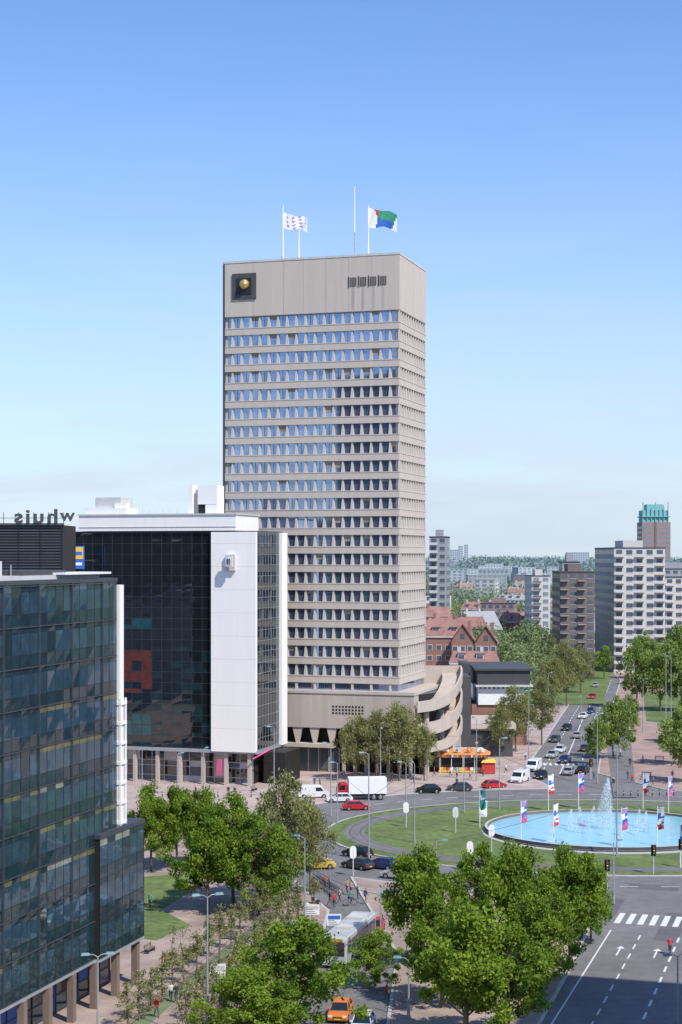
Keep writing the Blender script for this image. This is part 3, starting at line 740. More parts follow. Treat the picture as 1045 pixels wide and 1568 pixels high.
# ------------------------------------------------------------------ trees
def tree_mesh(name,seed,W_,Hh,z0,ncl,nleaf,ls,leaf,rc,trunk_r=.2):
    rs=np.random.RandomState(seed); global NR
    NR=rs
    cen=[]
    lump=rs.normal(size=(6,3)); lump/=np.linalg.norm(lump,axis=1)[:,None]; la=rs.uniform(-.34,.36,6)
    hz=(Hh-z0)/2; mid=z0+hz*.92
    while len(cen)<ncl:
        d=rs.normal(size=3); d/=np.linalg.norm(d); rr=rs.rand()**.42
        k=1+sum(a*max(0,d@l)**2 for a,l in zip(la,lump))
        p=d*rr*k*.9
        wf=1.0 if p[2]<-0.1 else (1-.52*(p[2]+.1))
        cen.append((p[0]*W_/2*wf,p[1]*W_/2*wf,mid+p[2]*hz))
    cen=np.array(cen); rcs=rc*rs.uniform(.45,1.25,ncl)
    idx=np.repeat(np.arange(ncl),nleaf); n=len(idx)
    d=rs.normal(size=(n,3)); d/=np.linalg.norm(d,axis=1)[:,None]; d[:,2]*=.7
    C=cen[idx]+d*(rcs[idx]*rs.rand(n)**.5*(1+.25*np.abs(rs.normal(size=n))))[:,None]
    C[:,2]-=(np.abs(rs.normal(size=n))*.12)
    V,Q=leaf_quads(C,np.full(n,ls),.3)
    cs=rs.uniform(.0,.8,ncl); sh=np.clip(cs[idx]+rs.normal(size=n)*.2,0,1)
    mb=MB(); fork=z0*1.05+.3
    lean=rs.normal(size=2)*.15
    pts=[(0,0,0),(lean[0]*.5,lean[1]*.5,fork*.5),(lean[0],lean[1],fork),(lean[0],lean[1],mid),(lean[0]*2,lean[1]*2,Hh-hz*.4)]
    rad=[trunk_r*1.25,trunk_r,trunk_r*.9,trunk_r*.5,trunk_r*.12]
    for i in range(4): mb.tube(pts[i],pts[i+1],rad[i],rad[i+1],M_bark,7)
    for c in cen[::1]:
        zz=max(fork*.9,min(c[2]-.25*math.hypot(c[0],c[1])-.4,Hh-hz*.5)); a=Vector((lean[0],lean[1],zz)); e=Vector(c); m_=a.lerp(e,.5)+Vector((0,0,.25))
        r0=trunk_r*.34; mb.tube(a,m_,r0,r0*.55,M_bark,4); mb.tube(m_,e,r0*.55,.02,M_bark,4)
    TV=np.array(mb.v); TQ=np.array(mb.f)
    V2=np.concatenate([TV,V]); Q2=np.concatenate([TQ,Q+len(TV)])
    return np_mesh(name,V2,Q2,[M_bark,leaf],np.concatenate([np.zeros(len(TQ)),np.ones(len(Q))]),np.concatenate([np.zeros(len(TQ)),sh]))
TA=[tree_mesh('plane_tree_mesh%d'%i,20+i,10,10,1.8,84,190,.145,M_leafA,.92) for i in range(5)]
TB=[tree_mesh('olive_tree_mesh%d'%i,40+i,10,10,2.0,90,100,.13,M_leafB,1.0,trunk_r=.16) for i in range(3)]
TF=[tree_mesh('avenue_tree_mesh%d'%i,60+i,10,10,2.0,50,120,.22,M_leafF,1.15) for i in range(3)]
TS=[tree_mesh('sapling_mesh%d'%i,80+i,1.9,5.4,1.0,26,30,.09,M_leafB,.42,trunk_r=.08) for i in range(3)]
def tree(u,v,w_,h_,kind,name):
    x,y=G(u,v); me=R.choice(kind); a=R.uniform(0,6.28)
    sc=(w_/10,w_/10*R.uniform(.94,1.06),h_/10) if kind is not TS else (w_,w_,h_)
    place(me,name,(x,y,.1),a,sc)
for t in [(232,1335,8.2,12.0),(272,1332,7.5,12.4),(312,1330,8,11.6),(318,1400,9.5,11.8),(358,1385,9,13.0),(398,1402,9.5,11.6),
          (452,1600,12,11.2),(385,1625,9,8.0),(645,1485,10,13.6),(712,1608,12,13.0),(678,1545,8,10.2),
          (788,1500,9.5,14.6),(875,1484,9.5,13.8),(775,1600,9,10.2),(830,1525,8,11.0),(575,1512,5,5.8),(905,1445,5.5,9.0),(735,1440,6.5,10.5)]:
    tree(*t,TA,'plane_tree')
for t in [(432,1385,9.5,16),(475,1372,6.5,12.5),(545,1196,9.0,12.4),(612,1197,11.5,15.4),(575,1195,8,13),(650,1196,6,11),
          (790,1152,10.5,14.4),(830,1142,10,15.4),(765,1160,7,11),(868,1082,13,19),(845,1085,10,15),(890,1062,10,15),(845,1040,12,14)]:
    tree(*t,TB,'street_tree')
for t in [(940,1162,8.4,12.6),(915,1172,6.5,10),(962,1130,7,10.5),(975,1085,10,19),(1012,1090,10,17),(1040,1172,9,12),(1045,1090,12,18),(925,1040,8.5,12),(1000,1050,12,15),
          (805,1020,11,11),(820,1000,12,12),(1035,1030,14,18),(780,1030,9,9),(1060,1200,9,13),(900,1008,10,13),(880,992,11,14),(955,1010,10,12),(985,1040,10,16),(1020,1045,11,15),(1060,1140,9,14)]:
    tree(*t,TF,'avenue_tree')
for k in range(14):
    t=k/13; tree(196+228*t,1578-178*t,1.05,R.uniform(.85,1.1),TS,'young_tree')
    tree(285+170*t,1600-190*t,1.05,R.uniform(.85,1.15),TS,'young_tree')
    if k%2: tree(330+150*t,1620-225*t,1.0,R.uniform(.85,1.0),TS,'young_tree')
def forest(name,specs,nper,ls,leaf):
    Cs=[];Sh=[]
    for (x,y,r_,h_) in specs:
        d=NR.normal(size=(nper,3)); d/=np.linalg.norm(d,axis=1)[:,None]; q=NR.rand(nper)**.3
        lum=1+.25*np.sin(d[:,0]*5+x)*np.cos(d[:,1]*4+y)+.15*np.sin(d[:,2]*9+x)
        c=np.stack([x+d[:,0]*r_*q*lum,y+d[:,1]*r_*q*lum,h_*.55+d[:,2]*h_*.47*q*lum],1); Cs.append(c); Sh.append(np.full(nper,NR.rand()*.85)+NR.normal(size=nper)*.08)
    C=np.concatenate(Cs); C[:,2]=np.maximum(C[:,2],.2); V,Q=leaf_quads(C,np.full(len(C),ls),.2)
    place(np_mesh(name,V,Q,[leaf],np.zeros(len(Q)),np.clip(np.concatenate(Sh),0,1)),name)
NR=np.random.RandomState(5)
def okroad(x,y):
    pts=[(60,404),(87,531),(98,631),(108,747),(130,900)]
    for a,b in zip(pts[:-1],pts[1:]):
        if a[1]<=y<=b[1]:
            t=(y-a[1])/(b[1]-a[1]); return abs(x-(a[0]+(b[0]-a[0])*t))>12
    return True
def okbld(x,y):
    for (x0,x1,y0,y1) in ((88,116,520,606),(68,86,520,580),(28,42,590,618),(15,48,435,540),(118,170,612,722),(78,92,690,718)):
        if x0-4<x<x1+4 and y0-4<y<y1+4: return False
    for (hx,hy,hr) in HB:
        if abs(x-hx)<hr+3 and -30<y-hy<10: return False
    return True
sp=[]
while len(sp)<300:
    y=R.uniform(470,1050); u=R.uniform(670,1100); x=(u-522.5)*y/F
    if not okroad(x,y) or not okbld(x,y): continue
    if y<640 and u>905: continue
    sp.append((x,y,R.uniform(3.5,6.5),R.uniform(9,15)))
forest('distant_trees',sp,420,.42,M_leafD)
sp=[]
while len(sp)<430:
    y=R.uniform(1050,2400); u=R.uniform(640,1110); x=(u-522.5)*y/F
    if not okbld(x,y): continue
    sp.append((x,y,R.uniform(6,13),R.uniform(11,18)))
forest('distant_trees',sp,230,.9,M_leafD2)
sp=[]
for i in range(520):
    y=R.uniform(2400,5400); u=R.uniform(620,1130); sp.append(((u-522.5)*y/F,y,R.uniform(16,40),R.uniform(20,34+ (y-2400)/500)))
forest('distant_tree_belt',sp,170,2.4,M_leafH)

# ------------------------------------------------------------------ street furniture
def lamp_mesh(h,two=False):
    mb=MB(); mb.tube((0,0,0),(0,0,1.2),.15,.13,M_grey,8); mb.tube((0,0,1.2),(0,0,h),.10,.055,M_grey,8)
    for s in ((1,-1) if two else (1,)):
        mb.path([(0,0,h-.1),(.3*s,0,h+.12),(.8*s,0,h+.2)],.035,M_grey,5)
        mb.frustum((min(.6*s,1.35*s),max(.6*s,1.35*s),-.15,.15,h+.12),(min(.7*s,1.25*s),max(.7*s,1.25*s),-.09,.09,h+.30),M_lamphead)
        mb.box(min(.7*s,1.25*s),max(.7*s,1.25*s),-.10,.10,h+.08,h+.118,M_whitep)
    return mb
LAMPS={}
def lamp(u,v,h,two=False,a=None):
    key=(round(h),two)
    if key not in LAMPS: LAMPS[key]=lamp_mesh(round(h),two).data('street_lamp_mesh')
    x,y=G(u,v); place(LAMPS[key],'street_lamp',(x,y,.1),a if a is not None else R.uniform(0,6.28)); return (x,y,round(h))
lp=[]
for (u,v,top,two) in [(565,1320,1158,0),(583,1205,1120,0),(655,1197,1108,1),(507,1250,1140,0),(622,1262,1165,0),(635,1292,1172,0),(467,1450,1285,0),(765,1240,1130,0),(810,1172,1062,1),(730,1197,1098,0),
     (945,1312,1155,0),(915,1200,1092,1),(890,1150,1065,0),(940,1385,1295,0),(583,1500,1372,1),(218,1250,1150,0),(272,1245,1155,0),(312,1235,1148,0),(420,1215,1112,0),
     (960,1140,1050,0),(1020,1110,1000,0),(985,1122,1042,1),(517,1262,1165,0),(711,1245,1150,0),(1028,1100,1008,0),(668,1400,1290,0),(840,1110,1030,0),(626,1560,1470,0)]:
    y=G(u,v)[1]; lp.append(lamp(u,v,EYE-(top-850)*y/F,bool(two)))
lamp(318,1600,12.5,True,0.3); lamp(150,1620,8,True,.2); lamp(1038,1620,7.5,True,.4)
mb=MB()
def wire(a,b,sag=.5):
    P_=[Vector(a).lerp(Vector(b),k/8)-Vector((0,0,sag*4*(k/8)*(1-k/8))) for k in range(9)]
    mb.path(P_,.022,M_dgrey,4)
for i,j in ((0,3),(0,4),(5,0),(3,17),(4,7),(5,10),(10,7),(7,11),(9,11),(2,9),(1,2),(15,16),(16,17),(17,3),(10,13),(6,14),(6,0),(14,25),(25,10),(22,3),(23,7)):
    a,b=lp[i],lp[j]; wire((a[0],a[1],min(a[2],8.5)),(b[0],b[1],min(b[2],8.5)))
mb.obj('tram_overhead_wires')

def banner_mesh(cols,h=5.6):
    mb=MB(); mb.tube((0,0,0),(0,0,h),.07,.05,M_whitep,7); mb.tube((0,0,h-.1),(1.0,0,h-.1),.03,.03,M_whitep,5); mb.ball((0,0,h),.09,M_lgrey,6)
    n=12
    for i in range(n):
        for k in range(4):
            def q(a,b): return (.06+.95*a/4,.2*math.sin(b*.6+a*1.3)*(b/n),h-.15-3.0*b/n+.07*a)
            c=cols[int(i/3+ (k>1 and i%5>2) )%len(cols)]
            mb.poly([q(k,i),q(k+1,i),q(k+1,i+1),q(k,i+1)],c)
    return mb
BM=[banner_mesh([M_whitep,M_blue,M_whitep,M_red]).data('b1'),banner_mesh([M_purple,M_whitep,M_blue,M_pink]).data('b2'),banner_mesh([M_teal,M_whitep,M_teal,M_green]).data('b3')]
for k,(u,v) in enumerate([(840,1243),(886,1240),(735,1268),(798,1290),(848,1296),(952,1302),(985,1240),(1024,1246),(1007,1300),(1042,1330)]):
    x,y=G(u,v); place(BM[2 if k==2 else k%2],'banner_pole',(x,y,.12),R.uniform(-.9,.9))
def signal_mesh():
    mb=MB(); mb.tube((0,0,0),(0,0,3.4),.08,.06,M_lgrey,8)
    pts=[]
    for i in range(16):
        t=2*math.pi*i/16; pts.append((.42*math.cos(t),2.9+(.38 if math.sin(t)>0 else -.38)+.42*math.sin(t)))
    n=16; vs=[(p[0],-.05,p[1]) for p in pts]+[(p[0],.0,p[1]) for p in pts]
    mb.add(vs,[tuple(range(n)),tuple(range(2*n-1,n-1,-1))]+[(i,n+i,n+(i+1)%n,(i+1)%n) for i in range(n)],M_whitep)
    mb.box(-.16,.16,.01,.28,2.45,3.4,M_black)
    for k,c in enumerate((M_green,M_yellow,M_red)): mb.ball((0,.3,2.62+k*.3),.1,c,8)
    return mb
SM=signal_mesh().data('signal')
def signal_front():
    mb=MB(); mb.tube((0,0,0),(0,0,3.6),.07,.06,M_lgrey,8); mb.box(-.32,.32,-.04,0,2.3,3.7,M_black); mb.box(-.15,.15,-.24,-.041,2.45,3.55,M_black)
    for k,c in enumerate((M_green,M_yellow,M_red)): mb.ball((0,-.24,2.65+k*.33),.11,c,8)
    return mb
SF=signal_front().data('signalf')
for (u,v) in [(541,1342),(622,1268),(753,1306),(720,1334),(698,1276),(448,1225)]:
    x,y=G(u,v); place(SM,'traffic_light',(x,y,.1),R.uniform(-.3,.3))
for (u,v) in [(1001,1340),(1043,1330),(930,1365),(905,1195)]:
    x,y=G(u,v); place(SF,'traffic_light',(x,y,.1),R.uniform(-.2,.2))
def signboard(u,v,w_,h_,zb,cols):
    mb=MB(); mb.tube((0,.05,0),(0,.05,zb+h_),.06,.06,M_grey,7); mb.box(-w_/2,w_/2,-.06,0,zb,zb+h_,M_whitep)
    mb.box(-w_/2+.1,w_/2-.1,-.08,-.061,zb+h_*.55,zb+h_-.15,cols)
    for k in range(3): mb.box(-w_/2+.15,w_/2-.3-.2*k,-.08,-.061,zb+.12+k*.2,zb+.2+k*.2,M_grey)
    x,y=G(u,v); mb.obj('information_sign',(x,y,.1),R.uniform(-.15,.15))
signboard(334,1545,1.4,1.3,2.6,M_lgrey); signboard(478,1425,1.6,1.1,1.6,M_lgrey); signboard(512,1430,1.5,1.2,.8,M_blue); signboard(740,1262,1.2,2.4,1.0,M_teal)
def bollard():
    mb=MB(); mb.tube((0,0,0),(0,0,.85),.11,.09,M_dgrey,8); mb.ball((0,0,.87),.11,M_dgrey,8); mb.tube((0,0,.6),(0,0,.7),.115,.115,M_whitep,8); return mb.data('bollard')
BL=bollard()
for k in range(16):
    x,y=G(215+k*17,1222); place(BL,'bollard',(x,y,.1))
for k in range(10):
    x,y=G(935+k*11,1222-k*.2); place(BL,'bollard',(x,y+1,.1))
for (ua,va,ub,vb) in ((205,1572,418,1404),(300,1600,452,1418)):
    mb=MB(); a=Vector(G(ua,va)); b=Vector(G(ub,vb))
    for t in range(34):
        p=a.lerp(b,t/33); mb.tube((p.x,p.y,.1),(p.x,p.y,1.2),.03,.03,M_pillar,4)
    for z in (.6,1.15): mb.tube((a.x,a.y,z),(b.x,b.y,z),.03,.03,M_pillar,4)
    mb.obj('railing_fence')
mb=MB()
mb.box(-2.6,2.6,-.9,.9,2.45,2.6,M_grey)
for x in (-2.4,0,2.4): mb.tube((x,.7,0),(x,.7,2.45),.05,.05,M_grey)
mb.box(-2.4,2.4,.68,.72,.4,2.3,M_farglass); mb.box(2.35,2.42,-.6,.6,.3,2.2,M_blue); mb.box(-1.5,1.5,.3,.6,.45,.5,M_pillar)
for x in (-1.4,1.4): mb.box(x-.05,x+.05,.3,.6,0,.45,M_grey)
x,y=G(470,1470); mb.obj('bus_shelter',(x,y,.12),TH+1.57)
def bench():
    mb=MB()
    for k in range(4): mb.box(-.9,.9,-.25+k*.13,-.15+k*.13,.42,.46,M_pillar)
    for k in range(2): mb.box(-.9,.9,.28,.31,.55+k*.16,.66+k*.16,M_pillar)
    for x in (-.75,.75): mb.box(x-.04,x+.04,-.22,.26,0,.42,M_dgrey); mb.box(x-.03,x+.03,.24,.28,.42,.85,M_dgrey)
    return mb.data('bench')
BN=bench()
for (u,v) in [(330,1420),(350,1440),(300,1465),(280,1216),(390,1212),(990,1190),(1010,1165),(230,1460)]:
    x,y=G(u,v); place(BN,'park_bench',(x,y,.12),TH+R.choice([0,1.57]))
def litter():
    mb=MB(); mb.tube((0,0,0),(0,0,.8),.22,.25,M_dgrey,12); mb.tube((0,0,.8),(0,0,.92),.27,.15,M_grey,12,True); return mb.data('bin')
LB=litter()
for (u,v) in [(345,1430),(360,1214),(480,1385),(700,1200),(940,1200),(890,1440),(240,1500)]:
    x,y=G(u,v); place(LB,'litter_bin',(x,y,.12))

# ------------------------------------------------------------------ vehicles
def wheel(mb,x,y,r=.31,w_=.2):
    s=1 if y>0 else -1
    mb.tube((x,y-w_/2*1,r),(x,y+w_/2,r),r,r,M_tyre,14,True)
    mb.tube((x,y+s*w_/2,r),(x,y+s*(w_/2+.015),r),r*.62,r*.55,M_hub,10,True)
PAINT={}
def paint(n_,c):
    if n_ not in PAINT: PAINT[n_]=mat('paint_'+n_,c,.28,metal=.15,var=.03,spec=.6)
    return PAINT[n_]
def car_mesh(m,kind='car'):
    mb=MB()
    if kind=='car':
        prof=[(-2.1,.32),(-2.15,.55),(-2.1,.82),(-1.9,.93),(-1.0,.96),(1.0,.93),(1.85,.80),(2.1,.66),(2.15,.45),(2.1,.28),(1.7,.24),(-1.7,.24)]
        mb.ext(prof,.87,m,.08)
        mb.frustum((-1.85,1.15,-.80,.80,.93),(-1.25,.30,-.62,.62,1.40),M_glass,m)
        mb.frustum((-1.30,.36,-.645,.645,1.39),(-1.15,.20,-.56,.56,1.46),m)
        for s in (-1,1):
            for (xb,xt) in ((1.15,.31),(-.35,-.4),(-1.85,-1.26)): mb.tube((xb,.81*s,.93),(xt,.63*s,1.41),.045,.04,m,5)
            mb.box(.75,.95,s*.9-.07,s*.9+.07,.93,1.05,m)
            for x in (-1.3,1.35): mb.tube((x,s*.80,.33),(x,s*.875,.33),.37,.37,M_black,14,True); wheel(mb,x,s*.80)
            mb.box(2.03,2.12,s*.62-.17,s*.62+.17,.58,.72,M_lampw); mb.box(-2.17,-2.08,s*.66-.14,s*.66+.14,.62,.82,M_lampr)
        mb.box(-2.19,-2.14,-.26,.26,.45,.56,M_yellow); mb.box(2.13,2.18,-.26,.26,.38,.48,M_yellow); mb.box(2.08,2.16,-.4,.4,.5,.6,M_black)
    elif kind=='van':
        prof=[(-2.5,.35),(-2.55,1.0),(-2.45,2.05),(-2.3,2.15),(1.0,2.15),(1.35,2.0),(1.9,1.25),(2.45,1.05),(2.6,.7),(2.55,.32),(2.2,.28),(-2.2,.28)]
        mb.ext(prof,.97,m,.09)
        mb.add([(1.42,-.82,1.93),(1.93,-.86,1.27),(1.93,.86,1.27),(1.42,.82,1.93)],[(0,1,2,3)],M_glass)
        for s in (-1,1):
            q=[(.35,s*.975,1.25),(1.65,s*.975,1.25),(1.2,s*.975,1.85),(.35,s*.975,1.85)]; mb.poly(q if s<0 else q[::-1],M_glass)
            for x in (-1.6,1.7): mb.tube((x,s*.9,.36),(x,s*.975,.36),.42,.42,M_black,14,True); wheel(mb,x,s*.9,.34)
            mb.box(2.5,2.6,s*.7-.15,s*.7+.15,.75,.95,M_lampw); mb.box(-2.58,-2.5,s*.85-.08,s*.85+.08,.8,1.2,M_lampr)
        mb.box(-2.56,-2.46,-.75,.75,1.25,1.85,M_glass); mb.box(2.56,2.62,-.5,.5,.45,.62,M_black)
    elif kind=='truck':
        mb.box(-4.2,2.0,-1.25,1.25,1.05,3.6,M_whitep); mb.box(-4.25,-4.2,-1.1,1.1,1.2,3.4,M_lgrey)
        for x in (-3.2,-2.1,-1,.1,1.2): mb.box(x,x+.04,-1.27,-1.252,1.1,3.5,M_lgrey)
        mb.ext([(2.2,.5),(2.2,2.6),(2.5,2.8),(3.4,2.75),(3.9,1.7),(4.0,.5)],1.15,m,.08)
        mb.add([(3.46,-.95,2.62),(3.9,-1.0,1.75),(3.9,1.0,1.75),(3.46,.95,2.62)],[(0,1,2,3)],M_glass)
        for s in (-1,1):
            q=[(2.6,s*1.155,1.7),(3.7,s*1.155,1.7),(3.35,s*1.155,2.45),(2.6,s*1.155,2.45)]; mb.poly(q if s<0 else q[::-1],M_glass)
            for x in (-3.2,-2.1,3.0): wheel(mb,x,s*1.05,.48,.3)
            mb.box(3.95,4.03,s*.85-.15,s*.85+.15,.7,.9,M_lampw); mb.box(-4.28,-4.22,s*1-.12,s*1+.12,.8,1.0,M_lampr)
        mb.box(-4.1,2.2,-.5,.5,.6,1.04,M_black); mb.box(-.8,1.2,-1.15,-.9,.5,.95,M_grey)
    elif kind=='bus':
        mb.ext([(-6,.35),(-6,2.9),(-5.8,3.1),(5.7,3.1),(6,2.8),(6.1,1.2),(6.05,.35)],1.25,m,.08)
        for s in (-1,1):
            for k in range(8):
                x=-5.6+k*1.4; q=[(x,s*1.256,1.4),(x+1.3,s*1.256,1.4),(x+1.3,s*1.256,2.6),(x,s*1.256,2.6)]; mb.poly(q if s<0 else q[::-1],M_glass)
            for x in (-3.6,3.9): mb.tube((x,s*1.15,.48),(x,s*1.258,.48),.55,.55,M_black,14,True); wheel(mb,x,s*1.17,.48,.25)
            mb.box(6.0,6.09,s*.9-.18,s*.9+.18,.6,.8,M_lampw)
        mb.box(6.06,6.12,-1.05,1.05,1.3,2.6,M_glass); mb.box(-6.05,-5.99,-1,1,1.7,2.6,M_glass)
        mb.box(-4,-1.8,-.8,.8,3.11,3.35,M_lgrey); mb.box(1,2.5,-.7,.7,3.11,3.3,M_lgrey); mb.box(5.98,6.08,-.9,.9,2.65,2.95,M_orange)
    return mb
CM={}
def vehicle(u,v,a,pn,c,kind='car',name='car',z=0.0):
    key=(pn,kind)
    if key not in CM: CM[key]=car_mesh(paint(pn,c),kind).data(kind+'_'+pn)
    x,y=G(u,v); place(CM[key],name,(x,y,z+.008),math.radians(a))
RED=(.55,.02,.025); BLK=(.015,.016,.018); SIL=(.42,.44,.46); WHT=(.78,.78,.78); BLU=(.03,.05,.14); YEL=(.68,.45,.06); DGR=(.06,.07,.075)
vehicle(552,1224,185,'red',RED,'truck','box_truck'); vehicle(546,1240,8,'red',RED); vehicle(656,1214,184,'black',BLK); vehicle(704,1211,182,'dgr',DGR)
vehicle(757,1207,25,'red',RED); vehicle(797,1198,245,'white',WHT,'van','delivery_van'); vehicle(818,1180,250,'white',WHT,'van','delivery_van'); vehicle(828,1192,250,'black',BLK)
vehicle(872,1186,70,'silver',SIL); vehicle(858,1152,250,'white',WHT); vehicle(846,1160,250,'silver',SIL); vehicle(893,1184,70,'black',BLK)
vehicle(548,1312,140,'black',BLK); vehicle(585,1330,150,'blue',BLU); vehicle(548,1330,140,'dgr',DGR); vehicle(488,1330,10,'yellow',YEL)
vehicle(520,1228,185,'white',WHT); vehicle(574,1428,260,'red',RED); vehicle(522,1558,262,'orange',(.7,.2,.03)); vehicle(556,1578,262,'white',WHT)
vehicle(655,1172,200,'red',RED,'van','delivery_van',.12); vehicle(885,1130,72,'silver',SIL); vehicle(905,1092,252,'blue',BLU); vehicle(893,1100,252,'white',WHT); vehicle(907,1070,252,'red',RED)
vehicle(912,1052,72,'silver',SIL); vehicle(905,1028,75,'white',WHT,'van','delivery_van'); vehicle(925,1105,72,'black',BLK); vehicle(897,1150,72,'dgr',DGR); vehicle(610,1345,155,'silver',SIL)
vehicle(865,1168,250,'blue',BLU); vehicle(850,1136,250,'dgr',DGR); vehicle(868,1118,250,'black',BLK); vehicle(480,1222,5,'white',WHT,'van','delivery_van')
vehicle(536,1462,255,'busgrey',(.5,.53,.53),'bus','city_bus')

# fairground stall
mb=MB()
mb.box(0,10.5,0,5,0.1,.5,M_yellow); mb.box(.2,10.3,.5,5,.5,3.6,M_orange); mb.box(.6,9.9,.40,.497,1.2,3.2,M_dark)
cs=[M_yellow,M_orange,M_red,M_whitep,M_teal,M_lgrey]
for i in range(14): mb.box(.2+i*.72,.9+i*.72,.1,.35,.55,1.15,cs[i%6]); mb.box(.2+i*.72,.9+i*.72,.1,.38,3.2,4.0,cs[(i*2+1)%6])
for i in range(5): mb.tube((.3+i*2.45,-.9,.1),(.3+i*2.45,-.9,4.0),.07,.07,M_whitep,6)
mb.frustum((-.5,11,-1.2,5.2,4.0),(1.5,9,1.5,4.0,5.0),M_orange,M_lgrey)
for i in range(11): mb.frustum((-.3+i*1.02,.2+i*1.02,-1.35,-.9,3.9),(-.1+i*1.02,0+i*1.02,-1.3,-1,3.4),cs[i%4])
for k,x in enumerate((1.5,4,6.5,9)):
    pts=[(x-.8,4.3)]+[(x-.8*math.cos(math.pi*j/8),4.5+.8*math.sin(math.pi*j/8)) for j in range(9)]+[(x+.8,4.3)]
    mb.poly([(p[0],-.6-.01*k,p[1]+.3) for p in pts],cs[(k*2+3)%6]); mb.ball((x,-.8,5.0),.25,cs[(k+3)%6],8)
mb.tube((2.5,1,5),(2.5,1,6.4),.06,.06,M_whitep); mb.ball((2.5,1,6.5),.3,M_red,10); mb.tube((8,1,5),(8,1,6.2),.06,.06,M_whitep); mb.ball((8,1,6.3),.3,M_yellow,10)
mb.box(9.2,12.0,-1.2,1.6,0.1,2.4,M_red); mb.frustum((9.0,12.2,-1.5,1.8,2.4),(9.8,11.5,-.5,1.0,3.2),M_yellow)
x,y=G(672,1184); o=mb.obj('fairground_stall',(x,y,.12),-.1); o.scale=(.86,.86,.86)

# ------------------------------------------------------------------ people
def figure(pose):
    """joints in metres, facing +x"""
    if pose=='walk':
        hip=(0,0,.92); lk=(.16,.1,.50); la=(.20,.1,.09); rk=(-.04,-.1,.49); ra=(-.30,-.1,.14)
        le=(-.10,.24,1.13); lh=(-.02,.27,.88); re=(.08,-.24,1.13); rh=(.24,-.25,.93); ch=(.02,0,1.30)
    elif pose=='stand':
        hip=(0,0,.92); lk=(.02,.1,.49); la=(0,.11,.08); rk=(.02,-.1,.49); ra=(-.02,-.11,.08)
        le=(-.04,.25,1.12); lh=(.05,.27,.86); re=(.0,-.25,1.12); rh=(.18,-.20,.98); ch=(0,0,1.30)
    else:
        hip=(-.12,0,.98); lk=(.28,.1,.86); la=(.16,.1,.42); rk=(.22,-.1,.64); ra=(.0,-.1,.22)
        le=(.32,.24,1.22); lh=(.52,.22,1.08); re=(.32,-.24,1.22); rh=(.52,-.22,1.08); ch=(.12,0,1.34)
    hip=Vector(hip);ch=Vector(ch)
    pts=[];rad=[];ed=[];lab=[]
    def add(p,r,par,l):
        pts.append(tuple(p)); rad.append(r)
        if par is not None: ed.append((par,len(pts)-1)); lab.append(l)
        return len(pts)-1
    h=add(hip,.145,None,'t'); w_=add(hip.lerp(ch,.5),.135,h,'s'); c=add(ch,.155,w_,'s'); nb=add(ch+Vector((.01,0,.16)),.07,c,'s'); nk=add(ch+Vector((.03,0,.23)),.055,nb,'k')
    hd=add(ch+Vector((.05,0,.34)),.095,nk,'k'); tp=add(ch+Vector((.03,0,.44)),.075,hd,'h')
    ns=add(ch+Vector((.15,0,.33)),.018,hd,'k')
    for s,k,a,e,hh in ((1,lk,la,le,lh),(-1,rk,ra,re,rh)):
        th=add(hip+Vector((0,.1*s,-.08)),.105,h,'t'); kk=add(k,.065,th,'t'); aa=add(a,.045,kk,'t'); add((a[0]+.14,a[1]+.01*s,a[2]-.035),.035,aa,'b')
        sh=add(ch+Vector((0,.18*s,.10)),.07,c,'s'); ee=add(e,.045,sh,'s'); wr=add(hh,.028,ee,'s')
        d=(Vector(hh)-Vector(e)).normalized(); pm=Vector(hh)+d*.07; pi=add(pm,.032,wr,'k')
        for q,ln in zip((-.03,-.01,.01,.03),(.07,.085,.08,.06)):
            add(pm+d*ln+Vector((q,-.01*s,0)),.009,pi,'k')
        add(Vector(hh)+d*.05+Vector((.05,0,0)),.010,pi,'k')
    me=bpy.data.meshes.new('fig'); me.from_pydata(pts,ed,[]); o=bpy.data.objects.new('fig',me); COL.objects.link(o)
    m1=o.modifiers.new('s','SKIN'); m1.use_smooth_shade=True
    for i,r_ in enumerate(rad): me.skin_vertices[0].data[i].radius=(r_,r_)
    me.skin_vertices[0].data[0].use_root=True
    m2=o.modifiers.new('u','SUBSURF'); m2.levels=1; m2.render_levels=1
    bpy.context.view_layer.update()
    out=bpy.data.meshes.new_from_object(o.evaluated_get(bpy.context.evaluated_depsgraph_get())); bpy.data.objects.remove(o)
    P_=[Vector(p) for p in pts]
    order={'s':0,'t':1,'k':2,'h':3,'b':4}
    ids=[]
    for f in out.polygons:
        c_=f.center; best=9;bi=0
        for (a,b),l in zip(ed,lab):
            A,B=P_[a],P_[b]; t=max(0,min(1,(c_-A).dot(B-A)/max(1e-9,(B-A).length_squared))); d=(c_-A.lerp(B,t)).length/((rad[a]+rad[b])/2)**.5
            if d<best: best=d;bi=order[l]
        if bi==2 and c_.z>ch.z+.30 and c_.x<ch.x+.06: bi=3
        ids.append(bi)
    out.materials.clear()
    for m in (M_whitep,M_denim,M_skin,M_hair,M_black): out.materials.append(m)
    out.polygons.foreach_set('material_index',ids); out.update()
    return out
SH=[mat('shirt_%d'%i,c,.9) for i,c in enumerate([(.5,.04,.05),(.05,.1,.3),(.6,.6,.58),(.03,.03,.035),(.35,.3,.2),(.1,.3,.2),(.6,.35,.4)])]
FIG={}
for ps in('walk','stand','ride'):
    FIG[ps]=figure(ps)
FIGV={}
def fig_variant(ps,k):
    if (ps,k) not in FIGV:
        m=FIG[ps].copy(); m.materials[0]=SH[k]
        if k%3==0: m.materials[1]=M_dgrey
        if k%3==1: m.materials[1]=M_pillar
        FIGV[(ps,k)]=m
    return FIGV[(ps,k)]
